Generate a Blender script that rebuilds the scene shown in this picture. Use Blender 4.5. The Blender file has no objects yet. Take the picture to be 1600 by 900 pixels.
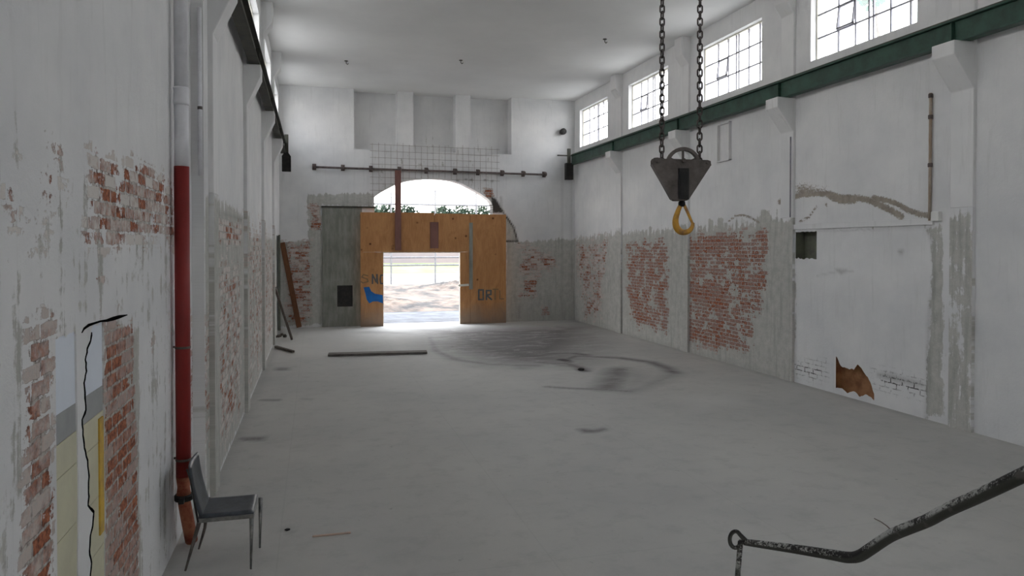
import bpy, bmesh, math, random
import numpy as np
from mathutils import Vector, Matrix
random.seed(7)
C = bpy.context.scene.collection
scene = bpy.context.scene
PI = math.pi

# ------------------------------------------------------------------ camera
F = 1140.0                       # focal length in pixels of a 1600 px wide frame
EYE = Vector((0, 0, 2.6))
YAW = math.radians(15.2); PITCH = 0.014; PPY = 401.0
cam_d = bpy.data.cameras.new('camera'); cam = bpy.data.objects.new('camera', cam_d); C.objects.link(cam)
cam.location = EYE
cam.rotation_euler = (PI/2 - PITCH, 0, -YAW)
cam_d.sensor_width = 36; cam_d.lens = F/1600*36
cam_d.shift_y = -(450-PPY)/1600
cam_d.clip_start = 0.05; cam_d.clip_end = 600
scene.camera = cam
# ------------------------------------------------------------------ sky, light, exposure
w = bpy.data.worlds.new('sky'); scene.world = w; w.use_nodes = True
nt = w.node_tree; bg = nt.nodes['Background']
tc = nt.nodes.new('ShaderNodeTexCoord'); sep = nt.nodes.new('ShaderNodeSeparateXYZ')
rmp = nt.nodes.new('ShaderNodeValToRGB')
nt.links.new(tc.outputs['Generated'], sep.inputs[0]); nt.links.new(sep.outputs['Z'], rmp.inputs[0])
rmp.color_ramp.elements[0].position = 0.0; rmp.color_ramp.elements[0].color = (1.0, 0.97, 0.92, 1)
rmp.color_ramp.elements[1].position = 0.6; rmp.color_ramp.elements[1].color = (0.86, 0.92, 1.0, 1)
nt.links.new(rmp.outputs[0], bg.inputs[0])
bg.inputs[1].default_value = 3.0
scene.view_settings.view_transform = 'Standard'
scene.view_settings.look = 'None'
scene.view_settings.gamma = 1
scene.view_settings.use_curve_mapping = False
scene.view_settings.exposure = 1.65
cy = scene.cycles
cy.use_denoising = True
cy.max_bounces = 12; cy.diffuse_bounces = 10; cy.transparent_max_bounces = 12; cy.glossy_bounces = 3
cy.sample_clamp_indirect = 0; cy.caustics_reflective = False; cy.caustics_refractive = False

# ------------------------------------------------------------------ sizes of the hall
XL, XN, XR = -1.05, -1.165, 8.89      # left wall (far part, near part), right wall
YN = 7.8                              # where the left wall steps
YB, YF = 24.3, -9.0                   # back wall, wall behind the camera
ZC = 7.72                             # ceiling
TH = 0.35
PIERS = [8.3, 12.25, 16.3, 20.35]
PIERS_BACK = [4.25, 0.2, -3.85, -7.9]
WINC = [22.55, 18.5, 14.4, 10.4, 6.3, 2.25, -1.8]
WW = 1.235; WZ0, WZ1 = 6.02, 7.3
BZ0, BZ1 = 5.44, 5.77                 # crane beam

Rv = Vector((math.cos(YAW), -math.sin(YAW), 0))
Fv = Vector((math.sin(YAW)*math.cos(PITCH), math.cos(YAW)*math.cos(PITCH), -math.sin(PITCH)))
Uv = Rv.cross(Fv)
def ray(u, v): return Fv + Rv*((u-800)/F) + Uv*((PPY-v)/F)
def onX(u, v, X=XR): d = ray(u, v); return EYE + d*(X/d.x)
def onY(u, v, Y=YB): d = ray(u, v); return EYE + d*(Y/d.y)
def onZ(u, v, Z=0.0): d = ray(u, v); return EYE + d*((Z-EYE.z)/d.z)

# ------------------------------------------------------------------ materials
def new_mat(name, col=(.5,.5,.5), rough=.7, metal=0.0, spec=.3):
    m = bpy.data.materials.new(name); m.use_nodes = True
    b = m.node_tree.nodes['Principled BSDF']
    b.inputs['Base Color'].default_value = (*col, 1); b.inputs['Roughness'].default_value = rough
    b.inputs['Metallic'].default_value = metal; b.inputs['Specular IOR Level'].default_value = spec
    return m
class N:
    def __init__(s, m): s.t = m.node_tree; s.b = s.t.nodes['Principled BSDF']
    def n(s, k, **kw):
        x = s.t.nodes.new(k)
        for a, v in kw.items(): setattr(x, a, v)
        return x
    def l(s, a, b): s.t.links.new(a, b)
    def val(s, inp, v):
        if hasattr(v, 'is_linked') or isinstance(v, bpy.types.NodeSocket): s.l(v, inp)
        else: inp.default_value = v
    def math(s, op, a, b=0.0, c=None, clamp=False):
        x = s.n('ShaderNodeMath', operation=op, use_clamp=clamp)
        s.val(x.inputs[0], a); s.val(x.inputs[1], b)
        if c is not None: s.val(x.inputs[2], c)
        return x.outputs[0]
    def mix(s, f, a, b):
        x = s.n('ShaderNodeMix', data_type='RGBA')
        s.val(x.inputs[0], f)
        for i, v in ((6, a), (7, b)):
            if isinstance(v, tuple): x.inputs[i].default_value = (*v, 1)
            else: s.l(v, x.inputs[i])
        return x.outputs[2]
    def mapr(s, v, a, b, c=0.0, d=1.0):
        x = s.n('ShaderNodeMapRange', clamp=True); s.val(x.inputs[0], v)
        for i, q in zip((1, 2, 3, 4), (a, b, c, d)): x.inputs[i].default_value = q
        return x.outputs[0]
    def obj(s, scale=(1,1,1)):
        c = s.n('ShaderNodeTexCoord'); mp = s.n('ShaderNodeMapping'); mp.inputs['Scale'].default_value = scale
        s.l(c.outputs['Object'], mp.inputs[0]); return mp.outputs[0]
    def noise(s, vec, scale, detail=4, rough=.6, dist=0.0):
        x = s.n('ShaderNodeTexNoise'); s.l(vec, x.inputs['Vector']); x.inputs['Scale'].default_value = scale
        x.inputs['Detail'].default_value = detail; x.inputs['Roughness'].default_value = rough
        x.inputs['Distortion'].default_value = dist; return x.outputs[0]
    def attr(s, name):
        x = s.n('ShaderNodeAttribute'); x.attribute_name = name; return x.outputs['Fac']
    def bump(s, h, strength=.3, dist=.01):
        x = s.n('ShaderNodeBump'); x.inputs['Strength'].default_value = strength; x.inputs['Distance'].default_value = dist
        s.l(h, x.inputs['Height']); s.l(x.outputs[0], s.b.inputs['Normal'])

def worn(name, c1, c2, scale=6, rough=.7, metal=0.0, stretch=(1,1,1), lo=.4, hi=.65, bump=.15, spec=.3):
    m = new_mat(name, c1, rough, metal, spec); k = N(m)
    v = k.obj(stretch); f = k.mapr(k.noise(v, scale, 6, .65), lo, hi)
    k.l(k.mix(f, c1, c2), k.b.inputs['Base Color'])
    if bump: k.bump(k.noise(v, scale*5, 4), bump, .004)
    return m

def wall_material(name, axis):
    """painted wall: white paint, bare grey render, exposed brick and dirt, each by its own mask"""
    m = new_mat(name, rough=.9, spec=.15); k = N(m)
    c = k.n('ShaderNodeTexCoord'); sp = k.n('ShaderNodeSeparateXYZ'); k.l(c.outputs['Object'], sp.inputs[0])
    cm = k.n('ShaderNodeCombineXYZ'); k.l(sp.outputs[axis], cm.inputs[0]); k.l(sp.outputs['Z'], cm.inputs[1])
    v = cm.outputs[0]
    n_big = k.noise(v, 1.1, 5, .6); n_mid = k.noise(v, 5.5, 6, .7); n_fine = k.noise(v, 26, 5, .7)
    mp = k.n('ShaderNodeMapping'); k.l(v, mp.inputs[0]); mp.inputs['Scale'].default_value = (9, .9, 1)
    n_str = k.noise(mp.outputs[0], 1.0, 5, .65)
    # warped coordinates for the brick so that the edges crumble
    nz = k.n('ShaderNodeTexNoise'); k.l(v, nz.inputs['Vector']); nz.inputs['Scale'].default_value = 14; nz.inputs['Detail'].default_value = 3
    sub = k.n('ShaderNodeVectorMath', operation='SUBTRACT'); k.l(nz.outputs['Color'], sub.inputs[0]); sub.inputs[1].default_value = (.5,.5,.5)
    scl = k.n('ShaderNodeVectorMath', operation='SCALE'); k.l(sub.outputs[0], scl.inputs[0]); scl.inputs['Scale'].default_value = .03
    add = k.n('ShaderNodeVectorMath', operation='ADD'); k.l(v, add.inputs[0]); k.l(scl.outputs[0], add.inputs[1])
    def brick(c1, c2, mo):
        b = k.n('ShaderNodeTexBrick'); k.l(add.outputs[0], b.inputs['Vector'])
        b.inputs['Scale'].default_value = 1; b.inputs['Brick Width'].default_value = .235; b.inputs['Row Height'].default_value = .084
        b.inputs['Mortar Size'].default_value = .011; b.inputs['Mortar Smooth'].default_value = .4
        b.inputs['Color1'].default_value = (*c1,1); b.inputs['Color2'].default_value = (*c2,1); b.inputs['Mortar'].default_value = (*mo,1)
        return b
    b1 = brick((.46,.165,.085), (.30,.11,.065), (.50,.48,.44)); b2 = brick((0,0,0), (1,1,1), (.35,.35,.35))
    rnd = b2.outputs['Color']; mort = b1.outputs['Fac']
    bc = k.mix(k.mapr(n_fine, .40, .66), b1.outputs['Color'], (.09,.042,.035))
    wash = k.math('ADD', k.math('MULTIPLY', n_mid, .75), k.math('MULTIPLY', rnd, .35))
    wash = k.mapr(wash, .46, .66)
    bc = k.mix(k.math('MULTIPLY', wash, k.attr('wash')), bc, (.62,.59,.56))
    # paint
    white = k.mix(k.mapr(n_big, .35, .7), (.72,.72,.72), (.62,.625,.635))
    white = k.mix(k.math('MULTIPLY', k.mapr(n_str, .55, .8), .35), white, (.42,.42,.41))
    grey = k.mix(k.mapr(n_mid, .35, .7), (.40,.40,.375), (.53,.525,.495))
    grey = k.mix(k.math('MULTIPLY', k.mapr(n_str, .5, .72), .6), grey, (.27,.27,.25))
    grey = k.mix(k.mapr(n_fine, .58, .72), grey, (.62,.61,.58))
    g = k.attr('grey')
    gs = k.math('ADD', g, k.math('MULTIPLY', k.math('SUBTRACT', k.math('ADD', n_str, k.math('MULTIPLY', n_mid, .8)), .9), 1.3))
    gm = k.mapr(gs, .44, .54)
    col = k.mix(gm, white, grey)
    br = k.attr('brick')
    bs = k.math('ADD', br, k.math('MULTIPLY', k.math('SUBTRACT', n_mid, .5), 1.7))
    bs = k.math('ADD', bs, k.math('MULTIPLY', k.math('SUBTRACT', k.noise(v, 2.4, 3, .6), .5), 1.3))
    bs = k.math('ADD', bs, k.math('MULTIPLY', k.math('SUBTRACT', rnd, .5), .35))
    bs = k.math('ADD', bs, k.math('MULTIPLY', k.math('SUBTRACT', n_fine, .5), .8))
    bs = k.math('SUBTRACT', bs, k.math('MULTIPLY', mort, .16))
    has = k.mapr(br, .02, .12)
    bm_ = k.math('MULTIPLY', k.mapr(bs, .46, .54), has)
    col = k.mix(bm_, col, bc)
    sc_ = k.math('ADD', k.attr('scar'), k.math('MULTIPLY', k.math('SUBTRACT', n_fine, .5), .9))
    scm = k.mapr(sc_, .42, .56)
    scc = k.mix(k.mapr(n_mid, .4, .6), (.36,.32,.27), (.27,.24,.21))
    col = k.mix(scm, col, scc)
    sf = k.math('MULTIPLY', k.attr('scuff'), k.math('MULTIPLY', k.mapr(k.math('ADD', mort, k.math('MULTIPLY', n_fine, .5)), .3, .75), k.mapr(k.math('ADD', n_mid, k.math('MULTIPLY', n_fine, .6)), .76, .86)), clamp=True)
    col = k.mix(sf, col, (.06,.055,.055))
    dk = k.attr('dark')
    ds = k.math('MULTIPLY', dk, k.mapr(k.math('ADD', n_fine, k.math('MULTIPLY', n_mid, .6)), .55, .95, .35, 1.0), clamp=True)
    col = k.mix(ds, col, (.055,.052,.048))
    k.l(col, k.b.inputs['Base Color'])
    h = k.math('ADD', k.math('MULTIPLY', n_fine, .5), k.math('MULTIPLY', n_mid, .5))
    h = k.math('SUBTRACT', h, k.math('MULTIPLY', bm_, k.math('ADD', .8, mort)))
    h = k.math('SUBTRACT', h, k.math('MULTIPLY', gm, .35)); h = k.math('SUBTRACT', h, k.math('MULTIPLY', scm, .8))
    k.bump(h, .55, .012)
    return m
M = {}
M['wall_y'] = wall_material('worn painted brick, side wall', 'Y')
M['wall_x'] = wall_material('worn painted brick, end wall', 'X')

def plain_plaster():
    m = new_mat('white plaster', rough=.9, spec=.15); k = N(m); v = k.obj()
    c = k.mix(k.mapr(k.noise(v, .8, 5), .35, .7), (.72,.72,.72), (.63,.633,.64))
    c = k.mix(k.math('MULTIPLY', k.mapr(k.noise(k.obj((5,5,.6)), 1.5, 5), .55, .75), .35), c, (.42,.42,.40))
    k.l(c, k.b.inputs['Base Color']); k.bump(k.noise(v, 30, 4), .2, .005); return m
M['plaster'] = plain_plaster()
def ceiling_mat():
    m = new_mat('ceiling paint', rough=.95, spec=.1); k = N(m); v = k.obj()
    c = k.mix(k.mapr(k.noise(v, .5, 5), .3, .7), (.80,.80,.79), (.72,.72,.71))
    k.l(c, k.b.inputs['Base Color']); k.bump(k.noise(v, 8, 4), .15, .01); return m
M['ceiling'] = ceiling_mat()
def floor_mat():
    m = new_mat('dusty concrete floor', rough=.85, spec=.2); k = N(m); v = k.obj()
    nb = k.noise(v, .45, 5, .6); nm = k.noise(v, 3.2, 6, .7); nf = k.noise(v, 22, 5, .75)
    c = k.mix(k.mapr(nb, .35, .68), (.50,.49,.465), (.43,.425,.41))
    c = k.mix(k.math('MULTIPLY', k.mapr(nm, .5, .75), .45), c, (.33,.325,.315))
    c = k.mix(k.math('MULTIPLY', k.mapr(nf, .62, .75), .6), c, (.56,.55,.53))
    c = k.mix(k.math('MULTIPLY', k.mapr(k.noise(v, 9, 4), .68, .74), .4), c, (.13,.125,.12))
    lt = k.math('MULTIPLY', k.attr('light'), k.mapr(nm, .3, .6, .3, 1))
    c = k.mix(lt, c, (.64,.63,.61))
    nd = k.noise(k.obj((.6, 1.6, 1)), 2.2, 6, .7, .8)
    d = k.math('MULTIPLY', k.attr('dark'), k.mapr(k.math('ADD', nd, k.math('MULTIPLY', nf, .35)),   .46, .68, .40, 1.0), clamp=True)
    c = k.mix(d, c, (.085,.073,.075))
    # faint cast joints
    sp = k.n('ShaderNodeSeparateXYZ'); k.l(v, sp.inputs[0])
    j = None
    for ax, off in (('X', .3), ('Y', .9)):
        f = k.math('PINGPONG', k.math('ADD', sp.outputs[ax], off), 1.1)
        e = k.mapr(f, .0, .012, 1.0, 0.0)
        j = e if j is None else k.math('MAXIMUM', j, e)
    c = k.mix(k.math('MULTIPLY', j, .10), c, (.17,.165,.16))
    k.l(c, k.b.inputs['Base Color'])
    k.bump(k.math('ADD', k.math('MULTIPLY', nf, .6), nm), .35, .008)
    return m
M['floor'] = floor_mat()
def plywood_mat():
    m = new_mat('weathered plywood', rough=.75, spec=.2); k = N(m)
    v = k.obj((1, 1, .35)); n1 = k.noise(v, 3.0, 6, .6, 1.2); n2 = k.noise(k.obj((14, 1, 1.0)), 2.5, 6, .7, .6)
    c = k.mix(k.mapr(n1, .35, .68), (.54,.28,.12), (.41,.195,.08))
    c = k.mix(k.math('MULTIPLY', k.mapr(n2, .45, .7), .45), c, (.24,.10,.035))
    vo = k.n('ShaderNodeTexVoronoi'); k.l(k.obj((1,0,1)), vo.inputs['Vector']); vo.inputs['Scale'].default_value = 3.2
    c = k.mix(k.math('MULTIPLY', k.mapr(vo.outputs['Distance'], .09, .17, 1, 0), k.mapr(n1, .42, .56)), c, (.09,.03,.012))
    sp = k.n('ShaderNodeSeparateXYZ'); k.l(k.obj(), sp.inputs[0])
    dirt = k.math('MULTIPLY', k.mapr(k.math('ADD', sp.outputs['Z'], k.math('MULTIPLY', k.noise(k.obj(), 2.0), .9)), .55, 1.25, 1, 0), .75)
    c = k.mix(dirt, c, (.22,.19,.16))
    k.l(c, k.b.inputs['Base Color']); k.bump(n2, .15, .004); return m
M['plywood'] = plywood_mat()
M['concrete'] = worn('grey shuttered concrete', (.20,.205,.18), (.30,.30,.27), 3, .9, stretch=(2.5,1,.6))
M['cement'] = worn('pale cement render', (.36,.36,.34), (.26,.26,.245), 4, .9)
M['green'] = worn('green painted steel', (.035,.085,.062), (.022,.045,.035), 3, .5)
M['dkgreen'] = worn('dark painted steel', (.040,.042,.036), (.07,.068,.05), 4, .6)
M['black'] = worn('black metal', (.012,.012,.012), (.03,.028,.026), 8, .55)
M['rod'] = worn('rusty pipe', (.13,.10,.09), (.06,.05,.05), 12, .7)
M['purple'] = worn('red oxide painted steel', (.22,.105,.085), (.16,.075,.065), 4, .6, stretch=(1,1,.3))
M['grey_green'] = worn('grey green paint', (.13,.14,.115), (.20,.21,.18), 4, .8)
M['pipe_white'] = worn('white pipe paint', (.72,.72,.75), (.62,.62,.65), 5, .45, bump=.05)
M['pipe_red'] = worn('red pipe paint', (.25,.024,.022), (.18,.02,.018), 3, .5, stretch=(1,1,.4), bump=.1)
M['pipe_rust'] = worn('bare red primer with rust', (.42,.16,.09), (.24,.05,.03), 9, .8)
M['steel'] = worn('grimy steel', (.14,.12,.11), (.07,.06,.054), 9, .6, .1)
M['chain'] = worn('grimy chain steel', (.10,.082,.075), (.04,.033,.03), 30, .6, .3)
M['hook'] = worn('worn yellow hook paint', (.55,.29,.045), (.22,.12,.06), 14, .5, .1, lo=.45, hi=.7)
M['frame'] = worn('window frame paint', (.20,.20,.24), (.27,.26,.27), 8, .6)
M['frame_w'] = worn('cream window frame', (.70,.68,.60), (.6,.58,.5), 6, .6)
M['cream'] = worn('cream tiles', (.60,.58,.42), (.52,.50,.37), 3, .4, bump=.03)
M['yellow'] = worn('yellow painted timber', (.60,.38,.05), (.34,.22,.06), 6, .6)
M['bluewhite'] = worn('pale blue white board', (.68,.73,.80), (.62,.67,.74), 2, .6, bump=.02)
M['midgrey'] = worn('mid grey board', (.36,.37,.37), (.30,.31,.31), 3, .8)
M['timber'] = worn('brown timber', (.20,.085,.04), (.12,.055,.03), 5, .8, stretch=(6,6,1))
M['dtimber'] = worn('dark weathered timber', (.085,.07,.06), (.15,.13,.11), 6, .9, stretch=(4,4,1))
M['orange'] = worn('orange brown board', (.38,.19,.09), (.22,.10,.05), 5, .8)
M['hole_green'] = worn('dim green grey board', (.17,.18,.13), (.12,.12,.10), 5, .8)
M['crack'] = new_mat('crack', (.006,.006,.006), 1.0, 0, 0)
M['blue_paint'] = worn('blue spray paint', (.012,.15,.46), (.02,.10,.32), 5, .7, bump=0)
M['slate_paint'] = worn('grey spray paint', (.085,.10,.115), (.14,.12,.10), 9, .8, bump=0)
M['tan_paint'] = worn('faded tan paint', (.20,.15,.09), (.28,.16,.07), 9, .8, bump=0)
M['white_wood'] = new_mat('white wood', (.75,.73,.65), .6)
M['wire'] = worn('rusty wire', (.22,.18,.15), (.12,.10,.09), 20, .8, bump=0)
M['seat_leather'] = worn('scuffed black leather', (.022,.028,.036), (.060,.072,.088), 7, .38, spec=.5, bump=.08)
M['chair_frame'] = worn('brushed grey metal', (.26,.26,.25), (.14,.14,.14), 14, .35, .8, bump=.02)
M['white_plastic'] = new_mat('white plastic', (.7,.7,.68), .5)
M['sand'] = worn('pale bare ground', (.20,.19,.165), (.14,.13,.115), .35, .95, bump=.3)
M['pale_ground'] = worn('unseen pale bounce ground', (.52,.50,.46), (.45,.43,.40), .35, .95)  # unseen ground, made pale to bounce daylight up to the ceiling
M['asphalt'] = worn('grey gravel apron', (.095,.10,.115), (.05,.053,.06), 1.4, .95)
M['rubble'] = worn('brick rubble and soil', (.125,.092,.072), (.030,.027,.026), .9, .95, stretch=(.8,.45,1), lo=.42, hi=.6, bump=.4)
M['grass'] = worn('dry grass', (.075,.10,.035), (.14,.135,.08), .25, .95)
M['leaf'] = worn('leaves', (.010,.022,.014), (.022,.036,.02), .6, .8, bump=0)
M['leaf_teal'] = worn('leaves by the window', (.02,.17,.11), (.03,.10,.07), 5, .7, bump=0)
M['bark'] = worn('bark', (.12,.09,.07), (.07,.05,.04), 4, .9)
M['far_wall'] = worn('faded pinkish render', (.17,.145,.14), (.14,.125,.13), .3, .9)
M['post'] = worn('dull grey post', (.10,.10,.11), (.14,.14,.14), 6, .6)
def railmat():
    m = new_mat('flaking painted rail', rough=.7); k = N(m); v = k.obj()
    ge = k.n('ShaderNodeNewGeometry'); sp = k.n('ShaderNodeSeparateXYZ'); k.l(ge.outputs['Normal'], sp.inputs[0])
    n = k.noise(v, 90, 6, .8); n2 = k.noise(v, 5, 3)
    a = k.math('ADD', k.math('MULTIPLY', n, 1.0), k.math('MULTIPLY', n2, .8))
    up = k.mapr(sp.outputs['Z'], -.05, .25)
    sx = k.n('ShaderNodeSeparateXYZ'); k.l(v, sx.inputs[0])
    a = k.math('ADD', a, k.mapr(sx.outputs['Y'], -.52, -.34, .10, -.04))
    c = k.mix(k.mapr(a, .92, 1.0), (.022,.021,.02), (.42,.42,.40))
    c = k.mix(up, (.06,.06,.052), c)
    c = k.mix(k.mapr(k.noise(v, 18, 4), .6, .66), c, (.10,.095,.085))
    k.l(c, k.b.inputs['Base Color']); k.bump(n, .5, .003); return m
M['rail'] = railmat()
def glass_mat():
    m = bpy.data.materials.new('dusty window glass'); m.use_nodes = True; t = m.node_tree; t.nodes.clear()
    o = t.nodes.new('ShaderNodeOutputMaterial'); tr = t.nodes.new('ShaderNodeBsdfTransparent'); tr.inputs[0].default_value = (.93,.93,.95,1)
    gl = t.nodes.new('ShaderNodeBsdfGlossy'); gl.inputs['Roughness'].default_value = .08
    tl = t.nodes.new('ShaderNodeBsdfTranslucent'); tl.inputs[0].default_value = (.85,.85,.84,1)
    mx = t.nodes.new('ShaderNodeMixShader'); m2 = t.nodes.new('ShaderNodeMixShader')
    m2.inputs[0].default_value = .15; mx.inputs[0].default_value = .06
    t.links.new(tr.outputs[0], m2.inputs[1]); t.links.new(tl.outputs[0], m2.inputs[2])
    t.links.new(m2.outputs[0], mx.inputs[1]); t.links.new(gl.outputs[0], mx.inputs[2])
    t.links.new(mx.outputs[0], o.inputs[0]); return m
M['glass'] = glass_mat()

# ------------------------------------------------------------------ geometry helpers
def link(o, parent=None):
    C.objects.link(o)
    if parent is not None: o.parent = parent
    return o
def tag(o, label=None, cat=None, group=None, kind=None):
    if label: o['label'] = label
    if cat: o['category'] = cat
    if group: o['group'] = group
    if kind: o['kind'] = kind
    return o
def thing(name, label, cat, loc=(0,0,0), rz=0, group=None):
    o = bpy.data.objects.new(name, None); C.objects.link(o); o.location = loc; o.rotation_euler = (0,0,rz); o.empty_display_size = .1
    return tag(o, label, cat, group)
def obj(name, bm, mat, parent=None, smooth=False, bevel=0.0):
    me = bpy.data.meshes.new(name)
    bmesh.ops.recalc_face_normals(bm, faces=bm.faces)
    if smooth:
        for f in bm.faces: f.smooth = True
    bm.to_mesh(me); bm.free()
    me.materials.append(M[mat] if isinstance(mat, str) else mat)
    o = bpy.data.objects.new(name, me); link(o, parent)
    if bevel:
        b = o.modifiers.new('bevel', 'BEVEL'); b.width = bevel; b.segments = 2; b.limit_method = 'ANGLE'
    return o
def struct(name, bm, mat, parent=None, **k):
    o = obj(name, bm, mat, parent, **k)
    if parent is None: o['kind'] = 'structure'
    return o
def NB(): return bmesh.new()
def box(bm, x0, x1, y0, y1, z0, z1):
    v = [bm.verts.new(p) for p in ((x0,y0,z0),(x1,y0,z0),(x1,y1,z0),(x0,y1,z0),(x0,y0,z1),(x1,y0,z1),(x1,y1,z1),(x0,y1,z1))]
    for f in ((3,2,1,0),(4,5,6,7),(0,1,5,4),(1,2,6,5),(2,3,7,6),(3,0,4,7)): bm.faces.new([v[i] for i in f])
    return bm
def beam(bm, a, b, w, h, up=Vector((0,0,1))):
    """rectangular bar from a to b, w across, h along up"""
    a = Vector(a); b = Vector(b); d = (b-a).normalized()
    if abs(d.dot(up)) > .98: up = Vector((0,1,0))
    s = d.cross(up).normalized(); n = s.cross(d).normalized()
    vs = [bm.verts.new(p + s*sx*w/2 + n*sy*h/2) for p in (a, b) for sx, sy in ((-1,-1),(1,-1),(1,1),(-1,1))]
    for f in ((3,2,1,0),(4,5,6,7),(0,1,5,4),(1,2,6,5),(2,3,7,6),(3,0,4,7)): bm.faces.new([vs[i] for i in f])
    return bm
def tube(bm, pts, rad, n=12, closed=False, squash=1.0, up=Vector((0,0,1))):
    pts = [Vector(p) for p in pts]; L = len(pts)
    rs = rad if isinstance(rad, (list, tuple)) else [rad]*L
    rings = []; prev = None
    for i, p in enumerate(pts):
        if closed: t = (pts[(i+1) % L] - pts[(i-1) % L]).normalized()
        else: t = (pts[min(i+1, L-1)] - pts[max(i-1, 0)]).normalized()
        if prev is None:
            a = up if abs(t.dot(up)) < .95 else Vector((1,0,0))
            s = t.cross(a).normalized()
        else: s = (prev - t*prev.dot(t)).normalized()
        prev = s; q = t.cross(s)
        rings.append([bm.verts.new(p + s*math.cos(2*PI*k/n)*rs[i] + q*math.sin(2*PI*k/n)*rs[i]*squash) for k in range(n)])
    for i in range(L if closed else L-1):
        A, B = rings[i], rings[(i+1) % L]
        for k in range(n): bm.faces.new((A[k], A[(k+1)%n], B[(k+1)%n], B[k]))
    if not closed:
        bm.faces.new(rings[0][::-1]); bm.faces.new(rings[-1])
    return bm
def prism(bm, poly, frame, d0, d1):
    """poly in 2-D, frame(a, b, d) -> 3-D, extruded from d0 to d1"""
    A = [bm.verts.new(frame(a, b, d0)) for a, b in poly]; B = [bm.verts.new(frame(a, b, d1)) for a, b in poly]
    n = len(poly); bm.faces.new(A[::-1]); bm.faces.new(B)
    for i in range(n): bm.faces.new((A[i], A[(i+1)%n], B[(i+1)%n], B[i]))
    return bm
def lathe(bm, prof, c, n=24, axis='Z'):
    rings = []
    for r, h in prof:
        ring = []
        for k in range(n):
            a = 2*PI*k/n; x, y = r*math.cos(a), r*math.sin(a)
            p = {'Z': (x, y, h), 'Y': (x, h, y), 'X': (h, x, y)}[axis]
            ring.append(bm.verts.new(Vector(c) + Vector(p)))
        rings.append(ring)
    for A, B in zip(rings, rings[1:]):
        for k in range(n): bm.faces.new((A[k], A[(k+1)%n], B[(k+1)%n], B[k]))
    bm.faces.new(rings[0][::-1]); bm.faces.new(rings[-1]); return bm

# ---- masks: soft polygons and soft strokes in wall coordinates
def poly_dist(P, Q, poly):
    inside = np.zeros(P.shape, bool); d2 = np.full(P.shape, 1e9)
    n = len(poly)
    for i in range(n):
        ax, ay = poly[i]; bx, by = poly[(i+1) % n]
        ex, ey = bx-ax, by-ay; L = ex*ex+ey*ey+1e-12
        t = np.clip(((P-ax)*ex + (Q-ay)*ey)/L, 0, 1)
        d2 = np.minimum(d2, (P-ax-t*ex)**2 + (Q-ay-t*ey)**2)
        c = ((ay > Q) != (by > Q)) & (P < (bx-ax)*(Q-ay)/((by-ay) + (1e-12 if by == ay else 0)) + ax)
        inside ^= c
    return np.where(inside, 1, -1)*np.sqrt(d2)
def line_dist(P, Q, pts):
    d2 = np.full(P.shape, 1e9)
    for (ax, ay), (bx, by) in zip(pts, pts[1:]):
        ex, ey = bx-ax, by-ay; L = ex*ex+ey*ey+1e-12
        t = np.clip(((P-ax)*ex + (Q-ay)*ey)/L, 0, 1)
        d2 = np.minimum(d2, (P-ax-t*ex)**2 + (Q-ay-t*ey)**2)
    return np.sqrt(d2)
class Masks:
    def __init__(s): s.ops = []
    def poly(s, attr, pts, amt, soft=.12, mode='max'): s.ops.append(('p', attr, pts, amt, soft, mode)); return s
    def line(s, attr, pts, width, amt, soft=.05, mode='max'): s.ops.append(('l', attr, pts, amt, (width, soft), mode)); return s
    def eval(s, P, Q, names):
        out = {n: np.zeros(P.shape) for n in names}
        if 'wash' in out: out['wash'][:] = .75
        for kind, attr, pts, amt, soft, mode in s.ops:
            if kind == 'p': a = np.clip(poly_dist(P, Q, pts)/soft*.5 + .5, 0, 1)
            else: a = np.clip((soft[0]/2 - line_dist(P, Q, pts))/soft[1]*.5 + .5, 0, 1)
            if mode == 'max': out[attr] = np.maximum(out[attr], a*amt)
            else: out[attr] = out[attr]*(1-a) + amt*a
        return out
def sheet(name, patches, frame, masks, names, mat, outer=None, parent=None):
    """patches (s0, s1, zlo, zhi, ds, dz) with zlo/zhi numbers or functions of s; frame(s, z) -> point"""
    V = []; Fc = []; S = []; Z = []
    for (s0, s1, zl, zh, ds, dz) in patches:
        if s1-s0 < 1e-5: continue
        fl = zl if callable(zl) else (lambda s, q=zl: q); fh = zh if callable(zh) else (lambda s, q=zh: q)
        ns = max(1, int(math.ceil((s1-s0)/ds))); hm = max(abs(fh(s)-fl(s)) for s in np.linspace(s0, s1, 9))
        nz = max(1, int(math.ceil(hm/dz))); base = len(V)
        for i in range(ns+1):
            s_ = s0 + (s1-s0)*i/ns; a, b = fl(s_), fh(s_)
            for j in range(nz+1):
                z_ = a + (b-a)*j/nz; V.append(frame(s_, z_)); S.append(s_); Z.append(z_)
        for i in range(ns):
            for j in range(nz):
                q = base + i*(nz+1) + j; Fc.append((q, q+1, q+nz+2, q+nz+1))
    if outer:
        for quad in outer:
            b = len(V)
            for p in quad: V.append(tuple(p)); S.append(p[1] if mat == 'wall_y' else p[0]); Z.append(p[2])
            Fc.append((b, b+1, b+2, b+3))
    me = bpy.data.meshes.new(name); me.from_pydata([tuple(p) for p in V], [], Fc); me.update()
    vals = masks.eval(np.array(S, float), np.array(Z, float), names) if masks else {}
    for n_, a in vals.items():
        at = me.attributes.new(n_, 'FLOAT', 'POINT'); at.data.foreach_set('value', a.astype(np.float32))
    me.materials.append(M[mat])
    o = bpy.data.objects.new(name, me); link(o, parent)
    if parent is None: o['kind'] = 'structure'
    return o
WN = ['brick', 'grey', 'dark', 'wash', 'scar', 'scuff']
def jag(seed, amp, step=.045):
    r = random.Random(seed); vals = [r.uniform(-1, 1) for _ in range(4000)]
    def f(s):
        q = (s+60)/step; i = int(q); t = q-i
        return amp*(vals[i]*(1-t) + vals[i+1]*t)
    return f

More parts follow.
